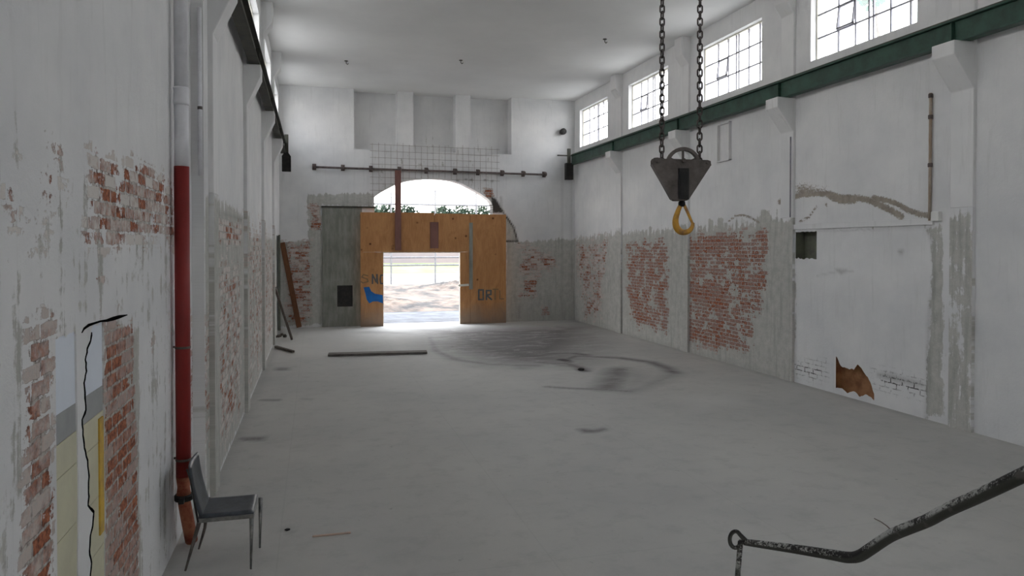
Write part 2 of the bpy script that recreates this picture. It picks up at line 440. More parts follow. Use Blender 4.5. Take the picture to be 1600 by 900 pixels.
# ================================================================== SETTING
def wall_with_windows(s_from, s_to, low_patches, z_low):
    """upper part of a side wall above z_low with the row of window holes"""
    P = []
    P.append((s_from, s_to, z_low, WZ0, .6, .6)); P.append((s_from, s_to, WZ1, ZC, .6, .6))
    edges = sorted([c-WW for c in WINC] + [c+WW for c in WINC])
    cur = s_from
    for c in sorted(WINC):
        if c+WW < s_from or c-WW > s_to: continue
        a = max(c-WW, s_from)
        if a > cur: P.append((cur, a, WZ0, WZ1, .6, .6))
        cur = min(c+WW, s_to)
    if cur < s_to: P.append((cur, s_to, WZ0, WZ1, .6, .6))
    return P + low_patches
def reveal_quads(X, Xo, c):
    y0, y1 = c-WW, c+WW
    return [((X,y0,WZ0),(Xo,y0,WZ0),(Xo,y0,WZ1),(X,y0,WZ1)), ((X,y1,WZ0),(Xo,y1,WZ0),(Xo,y1,WZ1),(X,y1,WZ1)),
            ((X,y0,WZ0),(Xo,y0,WZ0),(Xo,y1,WZ0),(X,y1,WZ0)), ((X,y0,WZ1),(Xo,y0,WZ1),(Xo,y1,WZ1),(X,y1,WZ1))]
def outer_quads(Xo, y0, y1, holes):
    """outer face of a side wall: below, above and between the windows"""
    q = [((Xo,y0,0),(Xo,y1,0),(Xo,y1,WZ0),(Xo,y0,WZ0)), ((Xo,y0,WZ1),(Xo,y1,WZ1),(Xo,y1,ZC),(Xo,y0,ZC))]
    cur = y0
    for c in sorted(WINC):
        if c-WW > cur: q.append(((Xo,cur,WZ0),(Xo,c-WW,WZ0),(Xo,c-WW,WZ1),(Xo,cur,WZ1)))
        cur = c+WW
    q.append(((Xo,cur,WZ0),(Xo,y1,WZ0),(Xo,y1,WZ1),(Xo,cur,WZ1))); return q

# ---- right wall
def R(u, v): p = onX(u, v, XR); return (p.y, p.z)
def Rc(x, y, s=2.5725, ox=860, oy=250): return R(ox+x/s, oy+y/s)
mk = Masks()
mk.poly('grey', [R(896,372), R(935,366), R(945,364), R(990,361), R(1050,357), R(1092,352), R(1130,350), R(1178,344), R(1192,332), R(1206,337), R(1231,338), R(1234,380),
                 R(1243,440), R(1243,520), R(1235,600), R(1200,640), R(860,560), R(860,375)], .86, .25)
mk.poly('brick', [Rc(100,315), Rc(240,305), Rc(232,400), Rc(215,520), Rc(205,650), Rc(140,665), Rc(110,500)], .60, .35)
mk.poly('brick', [Rc(302,325), Rc(485,312), Rc(480,500), Rc(475,710), Rc(330,665), Rc(302,480)], .62, .25)
mk.poly('brick', [Rc(302,325), Rc(485,312), Rc(480,350), Rc(302,365)], .70, .15)
mk.poly('brick', [Rc(302,480), Rc(365,470), Rc(370,670), Rc(325,650)], .72, .2)
mk.poly('brick', [Rc(545,290), Rc(740,272), Rc(880,268), Rc(886,420), Rc(860,560), Rc(800,780), Rc(545,745)], .62, .25)
mk.poly('brick', [Rc(550,300), Rc(740,280), Rc(740,400), Rc(550,400)], .74, .15)
mk.poly('brick', [Rc(545,450), Rc(700,470), Rc(760,640), Rc(640,640), Rc(545,560)], .78, .25)
mk.poly('brick', [Rc(545,640), Rc(810,690), Rc(800,780), Rc(545,745)], .74, .2)
mk.poly('brick', [Rc(835,280), Rc(885,270), Rc(885,520), Rc(840,520)], .72, .15)
mk.poly('wash', [Rc(300,300), Rc(900,260), Rc(900,820), Rc(300,700)], .22, .2, 'set')
mk.poly('brick', [Rc(885,240), Rc(975,250), Rc(975,860), Rc(850,820)], 0.0, .1, 'set')
mk.poly('brick', [Rc(484,300), Rc(544,300), Rc(544,760), Rc(484,740)], 0.0, .12, 'set')
for x0, x1, y0 in ((635,655,240), (672,692,232), (850,880,200), (395,408,268), (700,712,250), (270,280,262)):   # drips of render above the line
    mk.poly('grey', [Rc(x0,y0), Rc(x1,y0), Rc(x1,300), Rc(x0,300)], 1.0, .06)
mk.line('scar', [R(1138,346), R(1148,338), R(1162,336), R(1176,341), R(1186,348)], .07, .8, .05)
def S1(x, y): return R(1180+x/2.25, 280+y/2.25)
mk.line('scar', [S1(85,80), S1(120,68), S1(160,55), S1(210,50), S1(260,52), S1(300,65), S1(350,66), S1(395,72), S1(440,92), S1(480,112), S1(515,132)], .12, .85, .06)
mk.line('scar', [S1(260,55), S1(300,72), S1(350,70)], .17, .8, .06)
mk.line('scar', [S1(415,66), S1(470,76), S1(500,88), S1(540,110), S1(580,124), S1(620,130)], .10, .85, .06)
mk.line('scar', [S1(155,150), S1(190,132), S1(215,98)], .07, .75, .05)
mk.line('scar', [S1(248,88), S1(252,92)], .06, .8, .04)
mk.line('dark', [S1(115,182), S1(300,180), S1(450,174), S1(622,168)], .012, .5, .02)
mk.poly('grey', [S1(118,166), S1(625,142), S1(630,170), S1(118,184)], .40, .04)
mk.poly('grey', [S1(605,165), S1(665,150), S1(668,830), S1(595,850), S1(605,600), S1(615,300)], .72, .08)
mk.line('dark', [S1(608,175), S1(626,240), S1(628,340), S1(612,480), S1(606,640), S1(600,840)], .03, .45, .05)
mk.line('dark', [R(1502,340), R(1500,660)], .03, .3, .05)
mk.poly('scuff', [S1(130,648), S1(180,645), S1(245,640), S1(250,700), S1(200,705), S1(135,680)], 1.0, .12)     # scraped courses at the foot of the white panel
mk.poly('scuff', [S1(418,675), S1(470,678), S1(590,712), S1(592,765), S1(500,745), S1(425,722)], 1.0, .12)
mk.poly('dark', [S1(430,682), S1(470,684), S1(540,705), S1(590,717), S1(590,728), S1(500,712), S1(430,694)], .55, .05)
mk.poly('dark', [S1(285,318), S1(320,322), S1(300,330)], .7, .05)
mk.poly('dark', [S1(505,254), S1(520,252), S1(512,262)], .7, .05)
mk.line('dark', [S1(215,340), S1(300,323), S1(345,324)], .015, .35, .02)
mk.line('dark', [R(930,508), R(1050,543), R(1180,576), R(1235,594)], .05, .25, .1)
mk.poly('grey', [R(893,500), R(1050,530), R(1235,575), R(1235,600), R(1050,548), R(893,512)], .9, .05)
Zm = 3.6
# holes in the right wall
hA0, hA1 = R(1276,380)[0], R(1243,380)[0]; hAz0, hAz1 = R(1258,404)[1], R(1258,362)[1]
hB0, hB1 = R(1366,600)[0], R(1306,600)[0]
def hB_low(s): t = (s-hB0)/(hB1-hB0); return .06 + .06*abs(math.sin(9*t)) + jag(4,.015)(s)
def hB_top(s):
    t = 1-(s-hB0)/(hB1-hB0)      # 0 at the far (left) end
    pts = [(0,.66),(.05,.62),(.14,.50),(.30,.49),(.48,.50),(.58,.60),(.66,.56),(.75,.50),(.92,.34),(1,.16)]
    for (a, x), (b, y) in zip(pts, pts[1:]):
        if t <= b: return x + (y-x)*(t-a)/(b-a) + jag(5,.015,.03)(s)
    return .16
def hA_low(s): return hAz0 + jag(6,.02)(s)
def hA_hi(s): return hAz1 + jag(8,.01)(s)
lowp = [(YF, 8.0, 0, Zm, .6, .6), (8.0, hB0, 0, Zm, .035, .035), (hB0, hB1, 0, hB_low, .03, .05), (hB0, hB1, hB_top, Zm, .03, .035),
        (hB1, hA0, 0, Zm, .035, .035), (hA0, hA1, 0, hA_low, .03, .055), (hA0, hA1, hA_hi, Zm, .03, .055), (hA1, YB, 0, Zm, .055, .055)]
Q = outer_quads(XR+TH, YF-TH, YB+TH, None)
for c in WINC: Q += reveal_quads(XR, XR+TH, c)
sheet('wall_right', wall_with_windows(YF, YB, lowp, Zm), lambda s, z: (XR, s, z), mk, WN, 'wall_y', Q)
bm = NB()   # lining of the broken opening low on the right wall
for y0, y1, z0, z1, nm, mt, dep in ((hB0-.06, hB1+.06, 0.0, .75, 'board', 'orange', .16), (hA0-.05, hA1+.05, hAz0-.06, hAz1+.05, 'board', 'hole_green', .22)):
    b = NB(); box(b, XR+dep, XR+dep+.03, y0, y1, z0, z1)
    box(b, XR+.004, XR+dep, y1-.02, y1, z0, z1); box(b, XR+.004, XR+dep, y0, y0+.02, z0, z1); box(b, XR+.004, XR+dep, y0, y1, z1-.02, z1); box(b, XR+.004, XR+dep, y0, y1, z0, z0+.02)
    o = obj('backing_board', b, mt)
    tag(o, 'orange brown board seen through the ragged hole at the foot of the right wall' if mt == 'orange' else 'dim green grey board inside the square hole high in the white wall panel', 'board')

# ---- left wall (near part up to YN, far part beyond)
def Ln(u, v): p = onX(u, v, XN); return (p.y, p.z)
def Lf(u, v): p = onX(u, v, XL); return (p.y, p.z)
mk = Masks()
BL = Zm
def zc(z): return z
mk.poly('grey', [(YF,0), (YF,3.10), (4.0,3.12), (YN,3.12), (YN,0)], .36, .12)
mk.poly('grey', [Ln(130,235), Ln(150,225), Ln(190,240), Ln(235,262), Ln(272,285), Ln(272,400), Ln(200,420), Ln(130,400)], .46, .3)
mk.poly('brick', [Ln(132,222), Ln(170,232), Ln(220,252), Ln(272,282), Ln(272,385), Ln(215,392), Ln(132,380)], .74, .12)
mk.poly('wash', [Ln(-40,200), Ln(272,260), Ln(272,395), Ln(-40,410)], 1.0, .1, 'set')
mk.poly('brick', [Ln(140,228), Ln(175,238), Ln(175,255), Ln(140,250)], .58, .12)
mk.poly('brick', [Ln(188,248), Ln(235,262), Ln(235,330), Ln(190,335)], .56, .15)
mk.poly('brick', [Ln(188,360), Ln(215,362), Ln(215,385), Ln(190,385)], .80, .1)
mk.poly('brick', [Ln(147,430), Ln(163,428), Ln(163,442), Ln(148,442)], .9, .06)
mk.poly('brick', [Ln(150,470), Ln(190,466), Ln(190,480), Ln(150,484)], .52, .06)
mk.poly('brick', [Ln(0,235), Ln(70,232), Ln(95,260), Ln(95,370), Ln(40,390), Ln(0,385)], .60, .2)
mk.poly('brick', [Ln(163,505), Ln(207,505), Ln(212,620), Ln(216,760), Ln(218,960), Ln(163,960)], .88, .07)
mk.poly('brick', [Ln(40,505), Ln(86,505), Ln(86,960), Ln(34,960)], .80, .1)
mk.poly('grey', [Ln(160,500), Ln(218,500), Ln(222,960), Ln(160,960)], .7, .1)
mk.poly('grey', [Ln(135,392), Ln(270,395), Ln(270,520), Ln(200,470), Ln(140,470)], .50, .4)
mk.poly('wash', [Ln(160,500), Ln(218,500), Ln(222,960), Ln(160,960)], .45, .1, 'set')
mk.poly('brick', [Ln(222,480), Ln(270,470), Ln(270,560), Ln(225,600)], .16, .3)
mk.line('dark', [Ln(275,740), Ln(262,880)], .05, .3, .1)
# far part
mk.poly('grey', [(YN,0), (YN,3.12), (8.15,3.15), (10.4,3.15), (12.0,3.1), (12.1,3.25), (12.6,3.2), (12.7,2.8), (16,2.82), (22.3,2.82), (22.3,0)], .78, .12)
mk.poly('brick', [Lf(300,480), Lf(312,450), Lf(335,470), Lf(340,740), Lf(300,760)], .50, .3)
mk.poly('brick', [Lf(338,338), Lf(377,346), Lf(377,390), Lf(338,385)], .78, .15)
mk.poly('brick', [Lf(338,398), Lf(377,400), Lf(377,640), Lf(340,730)], .60, .3)
mk.line('grey', [Lf(338,394), Lf(377,396)], .1, 1.0, .05)
mk.line('dark', [Lf(337,720), Lf(337,333), Lf(378,344)], .03, .5, .03)
mk.poly('brick', [Lf(380,330), Lf(412,345), Lf(430,378), Lf(430,520), Lf(380,640)], .55, .4)
mk.poly('wash', [(YN,0), (YN,3.3), (22.3,3.3), (22.3,0)], .9, .1, 'set')
mk.line('dark', [Lf(331,715), Lf(331,760)], .1, .8, .1)
d10, d11 = Ln(88,700)[0], Ln(163,700)[0]; d1z = Ln(145,510)[1]      # doorway close to the camera
d20, d21 = 22.35, 23.75; d2z = 2.93
def Xof(s): return XN if s <= YN else XL
lowp = [(YF, 2.9, 0, Zm, .6, .6), (2.9, d10, 0, Zm, .04, .045), (d10, d11, lambda s: d1z + jag(21,.012,.03)(s), Zm, .03, .045), (d11, YN, 0, Zm, .035, .04)]
lowf = [(YN, d20, 0, Zm, .055, .055), (d20, d21, d2z, Zm, .06, .06), (d21, YB, 0, Zm, .06, .06)]
Q = outer_quads(XL-TH, YF-TH, YB+TH, None)
for c in WINC: Q += reveal_quads(XN if c < YN else XL, XL-TH, c)
Q += [((XN,YN,0),(XL,YN,0),(XL,YN,ZC),(XN,YN,ZC))]
for X_, a, b, zt in ((XN, d10, d11, d1z+.01), (XL, d20, d21, d2z)):
    Q += [((X_,a,0),(XL-TH,a,0),(XL-TH,a,zt),(X_,a,zt)), ((X_,b,0),(XL-TH,b,0),(XL-TH,b,zt),(X_,b,zt)), ((X_,a,zt),(XL-TH,a,zt),(XL-TH,b,zt),(X_,b,zt))]
near = [(a, min(b, YN), c, d, e, f) for a, b, c, d, e, f in wall_with_windows(YF, YN, lowp, Zm)]
far = wall_with_windows(YN, YB, lowf, Zm)
Qn = [q for q in Q if max(p[1] for p in q) <= YN+1e-6 and min(p[1] for p in q) >= YF-.01]
Qf = [q for q in Q if q not in Qn]
sheet('wall_left_near', near, lambda s, z: (XN, s, z), mk, WN, 'wall_y', Qn)
sheet('wall_left', far, lambda s, z: (XL, s, z), mk, WN, 'wall_y', Qf)

# infill of the doorway in the left wall, close to the camera
def fill_frame(a, b, d): return (XN-.07+d, a, b)
dr = bpy.data.objects.new('door_2', None); C.objects.link(dr); dr['kind'] = 'structure'
zb0 = Ln(150,610)[1]; zb1 = Ln(150,650)[1]
b = NB(); box(b, XN-.10, XN-.008, d10, d11, zb0, d1z+.02); obj('upper_board', b, 'bluewhite', dr)
b = NB(); box(b, XN-.10, XN-.007, d10, d11, zb1, zb0); obj('grey_band', b, 'midgrey', dr)
b = NB()
z = 0.0
while z < zb1-.01:
    z1 = min(z+.3, zb1); box(b, XN-.10, XN-.005, d10, d11, z+.002, z1-.002); z = z1
obj('cream_panel', b, 'cream', dr)
b = NB(); box(b, XN-.03, XN+.004, Ln(155,700)[0], d11-.02, Ln(160,832)[1], zb1-.03); obj('timber_strip', b, 'yellow', dr, bevel=.004)
# broken render edge left of the crack
crk = [(143,519),(141,532),(136,545),(133,562),(134,580),(131,598),(132,622),(134,640),(128,655),(129,680),(131,700),(136,720),(138,745),(138,770),(137,790),(146,800),(144,822),(140,838),(139,860),(142,880),(140,905),(143,960)]
cp = []
for i, (u, v) in enumerate(crk):
    y, z = Ln(u, v); cp.append((y, z))
cp2 = []
rr = random.Random(3)
for (a, b_), (c_, d_) in zip(cp, cp[1:]):
    for t in (0, .33, .66): cp2.append((a+(c_-a)*t + rr.uniform(-.006,.006), b_+(d_-b_)*t))
cp2.append(cp[-1])
cp2 = [p for p in cp2 if p[1] > .01]; cp2.append((cp2[-1][0], 0.0))
b = NB(); de = Ln(121,700)[0]
prism(b, [(p[0]-.009, p[1]) for p in cp2] + [(de, 0.0), (de-.015, .8), (de+.01, 1.4), (de-.01, d1z+.01), (cp2[0][0]+.02, d1z+.01)], lambda a, b2, d: (XN-.03+d, a, b2), 0, .031)
obj('broken_render_edge', b, 'plaster', dr)
def crack_strip(bm, pts, w, X, off=.004, seed=1):
    r = random.Random(seed); L = len(pts); A = []; B = []
    for i, (y, z) in enumerate(pts):
        t = Vector(pts[min(i+1,L-1)]) - Vector(pts[max(i-1,0)]); t.normalize(); n = Vector((-t.y, t.x))
        k = w*(.45+.75*r.random())*(.25 if i in (0, L-1) else 1)
        A.append((y+n.x*k, z+n.y*k)); B.append((y-n.x*k, z-n.y*k))
    prism(bm, A+B[::-1], lambda a, b2, d: (X+d, a, b2), 0, off)
b = NB(); crack_strip(b, cp2, .0085, XN-.002, .006); obj('crack', b, 'crack', dr)
b = NB()
top = [Ln(127,520), Ln(130,514), Ln(138,508), Ln(147,505), Ln(156,502), Ln(166,501), Ln(176,498), Ln(186,495), Ln(198,492)]
crack_strip(b, top, .010, XN-.001, .006, 4); obj('lintel_crack', b, 'crack', dr)
# far doorway in the left wall
b = NB(); box(b, XL-.30, XL-.25, d20, d21, 0, d2z); struct('door_1', b, 'grey_green')
b = NB(); box(b, XL-.02, XL+.05, d21-.12, d21+.03, 0, d2z+.03)
tag(obj('timber_post', b, 'grey_green', bevel=.005), 'grey green post standing at the far left doorway by the back corner', 'post')

# ---- back wall
def B(u, v): p = onY(u, v, YB); return (p.x, p.z)
aL, aR = B(585,320)[0], B(770,320)[0]
arch_px = [(585,308),(596,300),(609,293),(621,287),(634,283),(648,280.5),(667,279),(687,279.5),(706,282),(722,287),(743,298),(754,304.5),(764,312),(768,317),(770,322)]
arch_pts = [B(*p) for p in arch_px]
def archz(s):
    for (a, x), (c_, y) in zip(arch_pts, arch_pts[1:]):
        if s <= c_: return x + (y-x)*max(0, (s-a))/(c_-a)
    return arch_pts[-1][1]
rec = [(B(553,180)[0], B(621,180)[0]), (B(646,180)[0], B(712,180)[0]), (B(735,180)[0], B(799,180)[0])]
rz = B(553,233)[1]; RD = .5
mk = Masks()
def D(x, y): return B(420+x/3, 280+y/3)
mk.poly('grey', [D(-20,272), D(70,290), D(185,285), D(180,70), D(495,64), D(495,128), D(250,128), D(248,680), D(-20,700)], .85, .12)
mk.poly('brick', [D(70,292), D(205,290), D(212,670), D(80,670)], .72, .15)
mk.poly('brick', [D(182,105), D(240,125), D(250,240), D(190,240)], .82, .12)
mk.poly('grey', [D(212,245), D(250,245), D(250,670), D(212,670)], 1.0, .05); mk.poly('brick', [D(214,245), D(250,245), D(250,670), D(214,670)], 0, .05, 'set')
mk.poly('grey', [D(1110,295), D(1170,290), D(1480,275), D(1500,690), D(1110,690)], .9, .15)
mk.poly('brick', [D(1168,300), D(1290,320), D(1350,370), D(1330,440), D(1280,450), D(1270,560), D(1170,560)], .66, .25)
mk.poly('brick', [D(1225,335), D(1345,365), D(1345,405), D(1225,385)], .80, .12)
mk.poly('brick', [D(1170,385), D(1290,395), D(1290,425), D(1170,420)], .78, .12)
mk.poly('brick', [D(1170,520), D(1260,530), D(1250,560), D(1170,556)], .72, .12)
mk.poly('brick', [D(1270,590), D(1325,590), D(1320,640), D(1275,640)], .65, .1)
mk.poly('brick', [D(1010,40), D(1045,45), D(1060,90), D(1020,85)], 1.1, .1)
mk.poly('brick', [D(1440,280), D(1500,275), D(1500,330), D(1450,330)], .75, .2)
mk.poly('grey', [D(1105,165), D(1130,195), D(1155,240), D(1166,292), D(1105,292)], 1.2, .04)
mk.line('dark', [D(1050,95), D(1085,140), D(1120,185), D(1148,225), D(1165,290), D(1112,290)], .045, 1.8, .03)
mk.poly('dark', [D(1046,85), D(1062,95), D(1100,155), D(1050,155)], 2.2, .06)
mk.line('dark', [D(1088,85), D(1092,150)], .05, .6, .04)
mk.poly('grey', [B(582,228), B(778,226), B(778,300), B(582,300)], .30, .1)
mk.poly('dark', [D(1120,600), D(1480,560), D(1500,690), D(1110,690)], .25, .5)
for x in (1375, 1418): mk.line('dark', [D(x,-100), D(x,640)], .03, .35, .05)
mk.line('dark', [D(880,0), D(930,-5)], .04, .3, .05)
for u_, v_ in ((714,282),(727,280),(735,281),(757,281),(768,283)): mk.line('dark', [B(u_,v_), B(u_+2,v_)], .06, .8, .03)
P = []
cols = sorted([XL, aL, aR, XR])
P += [(XL, aL, 0, 4.9, .055, .055), (aL, aR, archz, 4.9, .05, .055), (aR, XR, 0, 4.9, .055, .055), (XL, XR, 4.9, rz, .5, .5)]
cur = XL
for a, b_ in rec: P.append((cur, a, rz, ZC, .6, .6)); cur = b_
P.append((cur, XR, rz, ZC, .6, .6))
Q = []
for a, b_ in rec:
    Y2 = YB+RD
    Q += [((a,YB,rz),(a,Y2,rz),(a,Y2,ZC),(a,YB,ZC)), ((b_,YB,rz),(b_,Y2,rz),(b_,Y2,ZC),(b_,YB,ZC)), ((a,YB,rz),(b_,YB,rz),(b_,Y2,rz),(a,Y2,rz)),
          ((a,Y2,rz),(b_,Y2,rz),(b_,Y2,ZC),(a,Y2,ZC))]
Yo = YB+.45
for (a, x), (c_, y) in zip(arch_pts, arch_pts[1:]): Q.append(((a,YB,x),(c_,YB,y),(c_,Yo,y),(a,Yo,x)))
Q += [((aL,YB,0),(aL,Yo,0),(aL,Yo,arch_pts[0][1]),(aL,YB,arch_pts[0][1])), ((aR,YB,0),(aR,Yo,0),(aR,Yo,arch_pts[-1][1]),(aR,YB,arch_pts[-1][1])),
      ((XL-TH,Yo,0),(aL,Yo,0),(aL,Yo,rz),(XL-TH,Yo,rz)), ((aR,Yo,0),(XR+TH,Yo,0),(XR+TH,Yo,rz),(aR,Yo,rz))]
for (a, x), (c_, y) in zip(arch_pts, arch_pts[1:]): Q.append(((a,Yo,x),(c_,Yo,y),(c_,Yo,rz),(a,Yo,rz)))
Q += [((XL-TH,Yo,rz),(XR+TH,Yo,rz),(XR+TH,YB+.75,rz),(XL-TH,YB+.75,rz)), ((XL-TH,YB+.75,rz),(XR+TH,YB+.75,rz),(XR+TH,YB+.75,ZC),(XL-TH,YB+.75,ZC))]
sheet('wall_back', P, lambda s, z: (s, YB, z), mk, WN, 'wall_x', Q)

# ---- wall behind the camera with an unseen opening added to let in fill light
b = NB()
gx0, gx1, gz = 1.5, 3.9, 2.8
box(b, XN-TH, gx0, YF-TH, YF, 0, ZC); box(b, gx1, XR+TH, YF-TH, YF, 0, ZC); box(b, gx0, gx1, YF-TH, YF, gz, ZC)
struct('wall_front', b, 'plaster')
b = NB(); box(b, XN-TH, XR+TH, YF-TH, YB+.75, ZC, ZC+.2)
struct('ceiling', b, 'ceiling')

# ---- floor
mk = Masks()
def G(u, v): p = onZ(u, v, 0); return (p.x, p.y)
def T(x, y): return G(480+x/2.667, 500+y/2.667)
def band(pts, w, a, soft=.15): mk.line('dark', [T(*p) for p in pts], w, min(1.2, a*1.5), soft)
band([(510,70),(540,130),(620,165),(760,185),(960,190)], .28, .42); band([(560,60),(700,80),(900,75),(1080,78),(1200,72)], .30, .42)
band([(600,110),(800,155),(1000,180),(1080,180),(1150,205)], .25, .55); band([(640,90),(800,110),(1000,110),(1180,75)], .35, .32)
band([(1080,165),(1120,150),(1180,152),(1300,158),(1430,175),(1500,200),(1530,220)], .22, .62); band([(1000,140),(1100,138),(1160,145)], .3, .62)
band([(1000,278),(1100,285),(1200,288),(1340,298)], .10, .55, .08); band([(1530,222),(1480,250),(1380,285),(1330,298)], .3, .25, .2)
band([(1300,205),(1280,240),(1250,285)], .5, .42, .2); band([(1340,215),(1380,240),(1340,290)], .35, .2, .3)
band([(1060,165),(1090,172)], .3, 1.0, .1); band([(1140,207),(1160,213)], .18, 1.2, .08)
band([(800,60),(900,45),(1040,38),(1140,30)], .5, .35, .4); band([(700,60),(620,30),(560,20)], .5, .3, .4)
band([(760,160),(900,200),(960,192)], .3, .3, .2); band([(250,50),(420,55),(520,65)], .4, .35, .4)
band([(900,140),(1000,120),(1130,100)], .25, .4, .15); band([(950,165),(1060,190),(1140,195)], .2, .5, .15)
mk.poly('dark', [T(480,40), T(1180,25), T(1200,90), T(1100,180), T(800,180), T(560,120)], .85, 1.0)
for q_ in range(9): band([(560+q_*30,60+q_*13),(760+q_*25,52+q_*15),(1000+q_*15,50+q_*14),(1150+q_*8,70+q_*12)], .10, .30, .12)
mk.poly('dark', [T(1128,455), T(1150,452), T(1190,458), T(1240,450), T(1252,460), T(1200,470), T(1150,470)], .75, .07)
mk.poly('dark', [G(370,684), G(415,682), G(412,689), G(378,689)], .65, .04)
mk.poly('dark', [G(405,624), G(440,623), G(440,627), G(405,627)], .55, .04)
mk.poly('dark', [G(430,574), G(452,574), G(452,579), G(430,579)], .5, .06)
mk.poly('dark', [G(444,825), G(452,824), G(454,832), G(447,833)], .8, .02)
mk.poly('dark', [T(-20,325), T(20,328), T(15,335), T(-20,332)], .4, .06)
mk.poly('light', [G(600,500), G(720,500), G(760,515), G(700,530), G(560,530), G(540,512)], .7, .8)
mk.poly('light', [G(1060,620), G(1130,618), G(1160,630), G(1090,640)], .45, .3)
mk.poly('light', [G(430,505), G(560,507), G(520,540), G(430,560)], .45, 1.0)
mk.line('dark', [G(895,501), G(1050,543), G(1235,596), G(1460,660)], .10, .3, .15)
mk.line('dark', [G(430,545), G(345,740), G(270,880)], .08, .3, .12)
P = [(XN-.01, XR+.02, YF, 4.5, .8, .8), (XN-.01, XR+.02, 4.5, YB+.5, .075, .075)]
fl = sheet('floor', P, lambda s, z: (s, z, 0), mk, ['dark', 'light'], 'floor',
           [((XL-.4,YF,-.02),(XR+.4,YF,-.02),(XR+.4,YB+.5,-.02),(XL-.4,YB+.5,-.02))])

# ---- piers, each with its corbel under the crane beam and a haunch under the ceiling
def profile(bm, poly, y0, y1, sgn, X0):
    prism(bm, poly, lambda a, b2, d: (X0 - sgn*a, d, b2), y0, y1)
n = 0
for side, X0, sgn in (('left', XL, -1), ('right', XR, 1)):
    for y in PIERS + PIERS_BACK:
        if side == 'left' and y == 4.25: continue
        x0 = X0 if (side == 'right' or y > YN) else XN
        n += 1; b = NB(); e = .055; cr = .40 if side == 'right' else .26
        profile(b, [(-.02,3.15), (e,3.15), (e,4.80), (cr,5.25), (cr,BZ0), (e,BZ0), (e,7.05), (.22,7.28), (.24,7.5), (.24,ZC-.003), (-.02,ZC-.003)], y-.19, y+.19, sgn, x0)
        if side == 'left' or y < 9 or y > 13: 
            pass
        o = struct('trim_%d' % n, b, 'plaster', bevel=.01)
        # lower shaft of the same pier, bare render
        mk2 = Masks()
        if sgn < 0 or y > 9:
            mk2.poly('grey', [(-50,-1), (50,-1), (50,3.12), (-50,3.12)], .9, .2)
            if sgn < 0 and 10 < y: mk2.poly('brick', [(-50,.2), (50,.2), (50,3.3), (-50,3.3)], .40, .3)
        else: mk2.poly('grey', [(-50,-1), (50,-1), (50,3.12), (-50,3.12)], .6, .2)
        w2 = .19
        fr = x0 - sgn*e
        sheet('pier_shaft', [(y-w2, y+w2, 0, 3.15, .06, .06)], lambda s, z, fr=fr: (fr, s, z), mk2, WN, 'wall_y',
              [((fr,y-w2,0),(x0+sgn*.02,y-w2,0),(x0+sgn*.02,y-w2,3.15),(fr,y-w2,3.15)), ((fr,y+w2,0),(x0+sgn*.02,y+w2,0),(x0+sgn*.02,y+w2,3.15),(fr,y+w2,3.15))], parent=o)
# thin shadow lip / blind niche high on the right wall
y0, z0 = R(1143,250); y1, z1 = R(1124,195)
b = NB()
for a, c_, d_, e_ in ((y0, y1, z1-.03, z1), (y0, y1, z0, z0+.03), (y0, y0+.03, z0, z1), (y1-.03, y1, z0, z1)): box(b, XR-.07, XR+.01, a, c_, d_, e_)
tag(obj('wall_frame', b, 'plaster', bevel=.004), 'small upright rectangular plaster frame on the right wall under the green beam', 'frame')
# lintel ledge above the white panel of the right wall
a = S1(118,160); c_ = S1(630,150)
b = NB(); box(b, XR-.035, XR+.01, c_[0], a[0], a[1]-.10, a[1]-.005); struct('trim_30', b, 'plaster', bevel=.008)
# raised edge at the window side of back wall panel
# ---- windows
def window(i, side, c):
    X0, sg = (XR, 1) if side == 'right' else (XN if c < YN else XL, -1)
    Xg = X0 + sg*.15
    r = bpy.data.objects.new('window_%d' % i, None); C.objects.link(r); r['kind'] = 'structure'; r.location = (Xg, c, WZ0)
    def bxx(b, y0, y1, z0, z1, dx=.02): box(b, -dx, dx, y0, y1, z0, z1)
    H = WZ1-WZ0; b = NB(); t = .03
    for y0, y1, z0, z1 in ((-WW, -WW+t, 0, H), (WW-t, WW, 0, H), (-WW, WW, 0, t), (-WW, WW, H-t, H)): bxx(b, y0, y1, z0, z1, .03)
    obj('outer_frame', b, 'frame_w', r)
    b = NB()
    # positions seen on the nearest window, measured from its near jamb
    fr = [.11, .275, .43, .47, .60, .77]
    ys = [-WW + 2*WW*f for f in fr]
    for y in ys: bxx(b, y-.013, y+.013, t, H-t, .015)
    for z in (H/3, 2*H/3): bxx(b, -WW+t, WW-t, z-.012, z+.012, .018)
    
    obj('glazing_bars', b, 'frame', r)
    b = NB(); b.faces.new([b.verts.new(q) for q in ((0,-WW+t,t),(0,WW-t,t),(0,WW-t,H-t),(0,-WW+t,H-t))]); obj('glass', b, 'glass', r)
    # the tilted vent sash
    if i in (2, 4, 3) and side == 'right':
        s_ = bpy.data.objects.new('vent_sash', None); C.objects.link(s_); s_.parent = r
        y0, y1 = ys[4], ys[5]; z0, z1 = H/3, 2*H/3
        s_.location = (0, 0, z1); s_.rotation_euler = (0, -sg*math.radians(14 if i != 4 else 9), 0)
        b = NB(); q = .016
        for a0, a1, c0, c1 in ((y0, y0+.03, z0-z1, 0), (y1-.03, y1, z0-z1, 0), (y0, y1, z0-z1, z0-z1+.03), (y0, y1, -.03, 0)): bxx(b, a0, a1, c0, c1, q)
        s_.rotation_euler = (0, sg*math.radians(7), 0)
        me = obj('sash_frame', b, 'frame', s_)
for i, c in enumerate(WINC): window(i+1, 'right', c)
for i, c in enumerate(WINC): window(i+1+len(WINC), 'left', c)

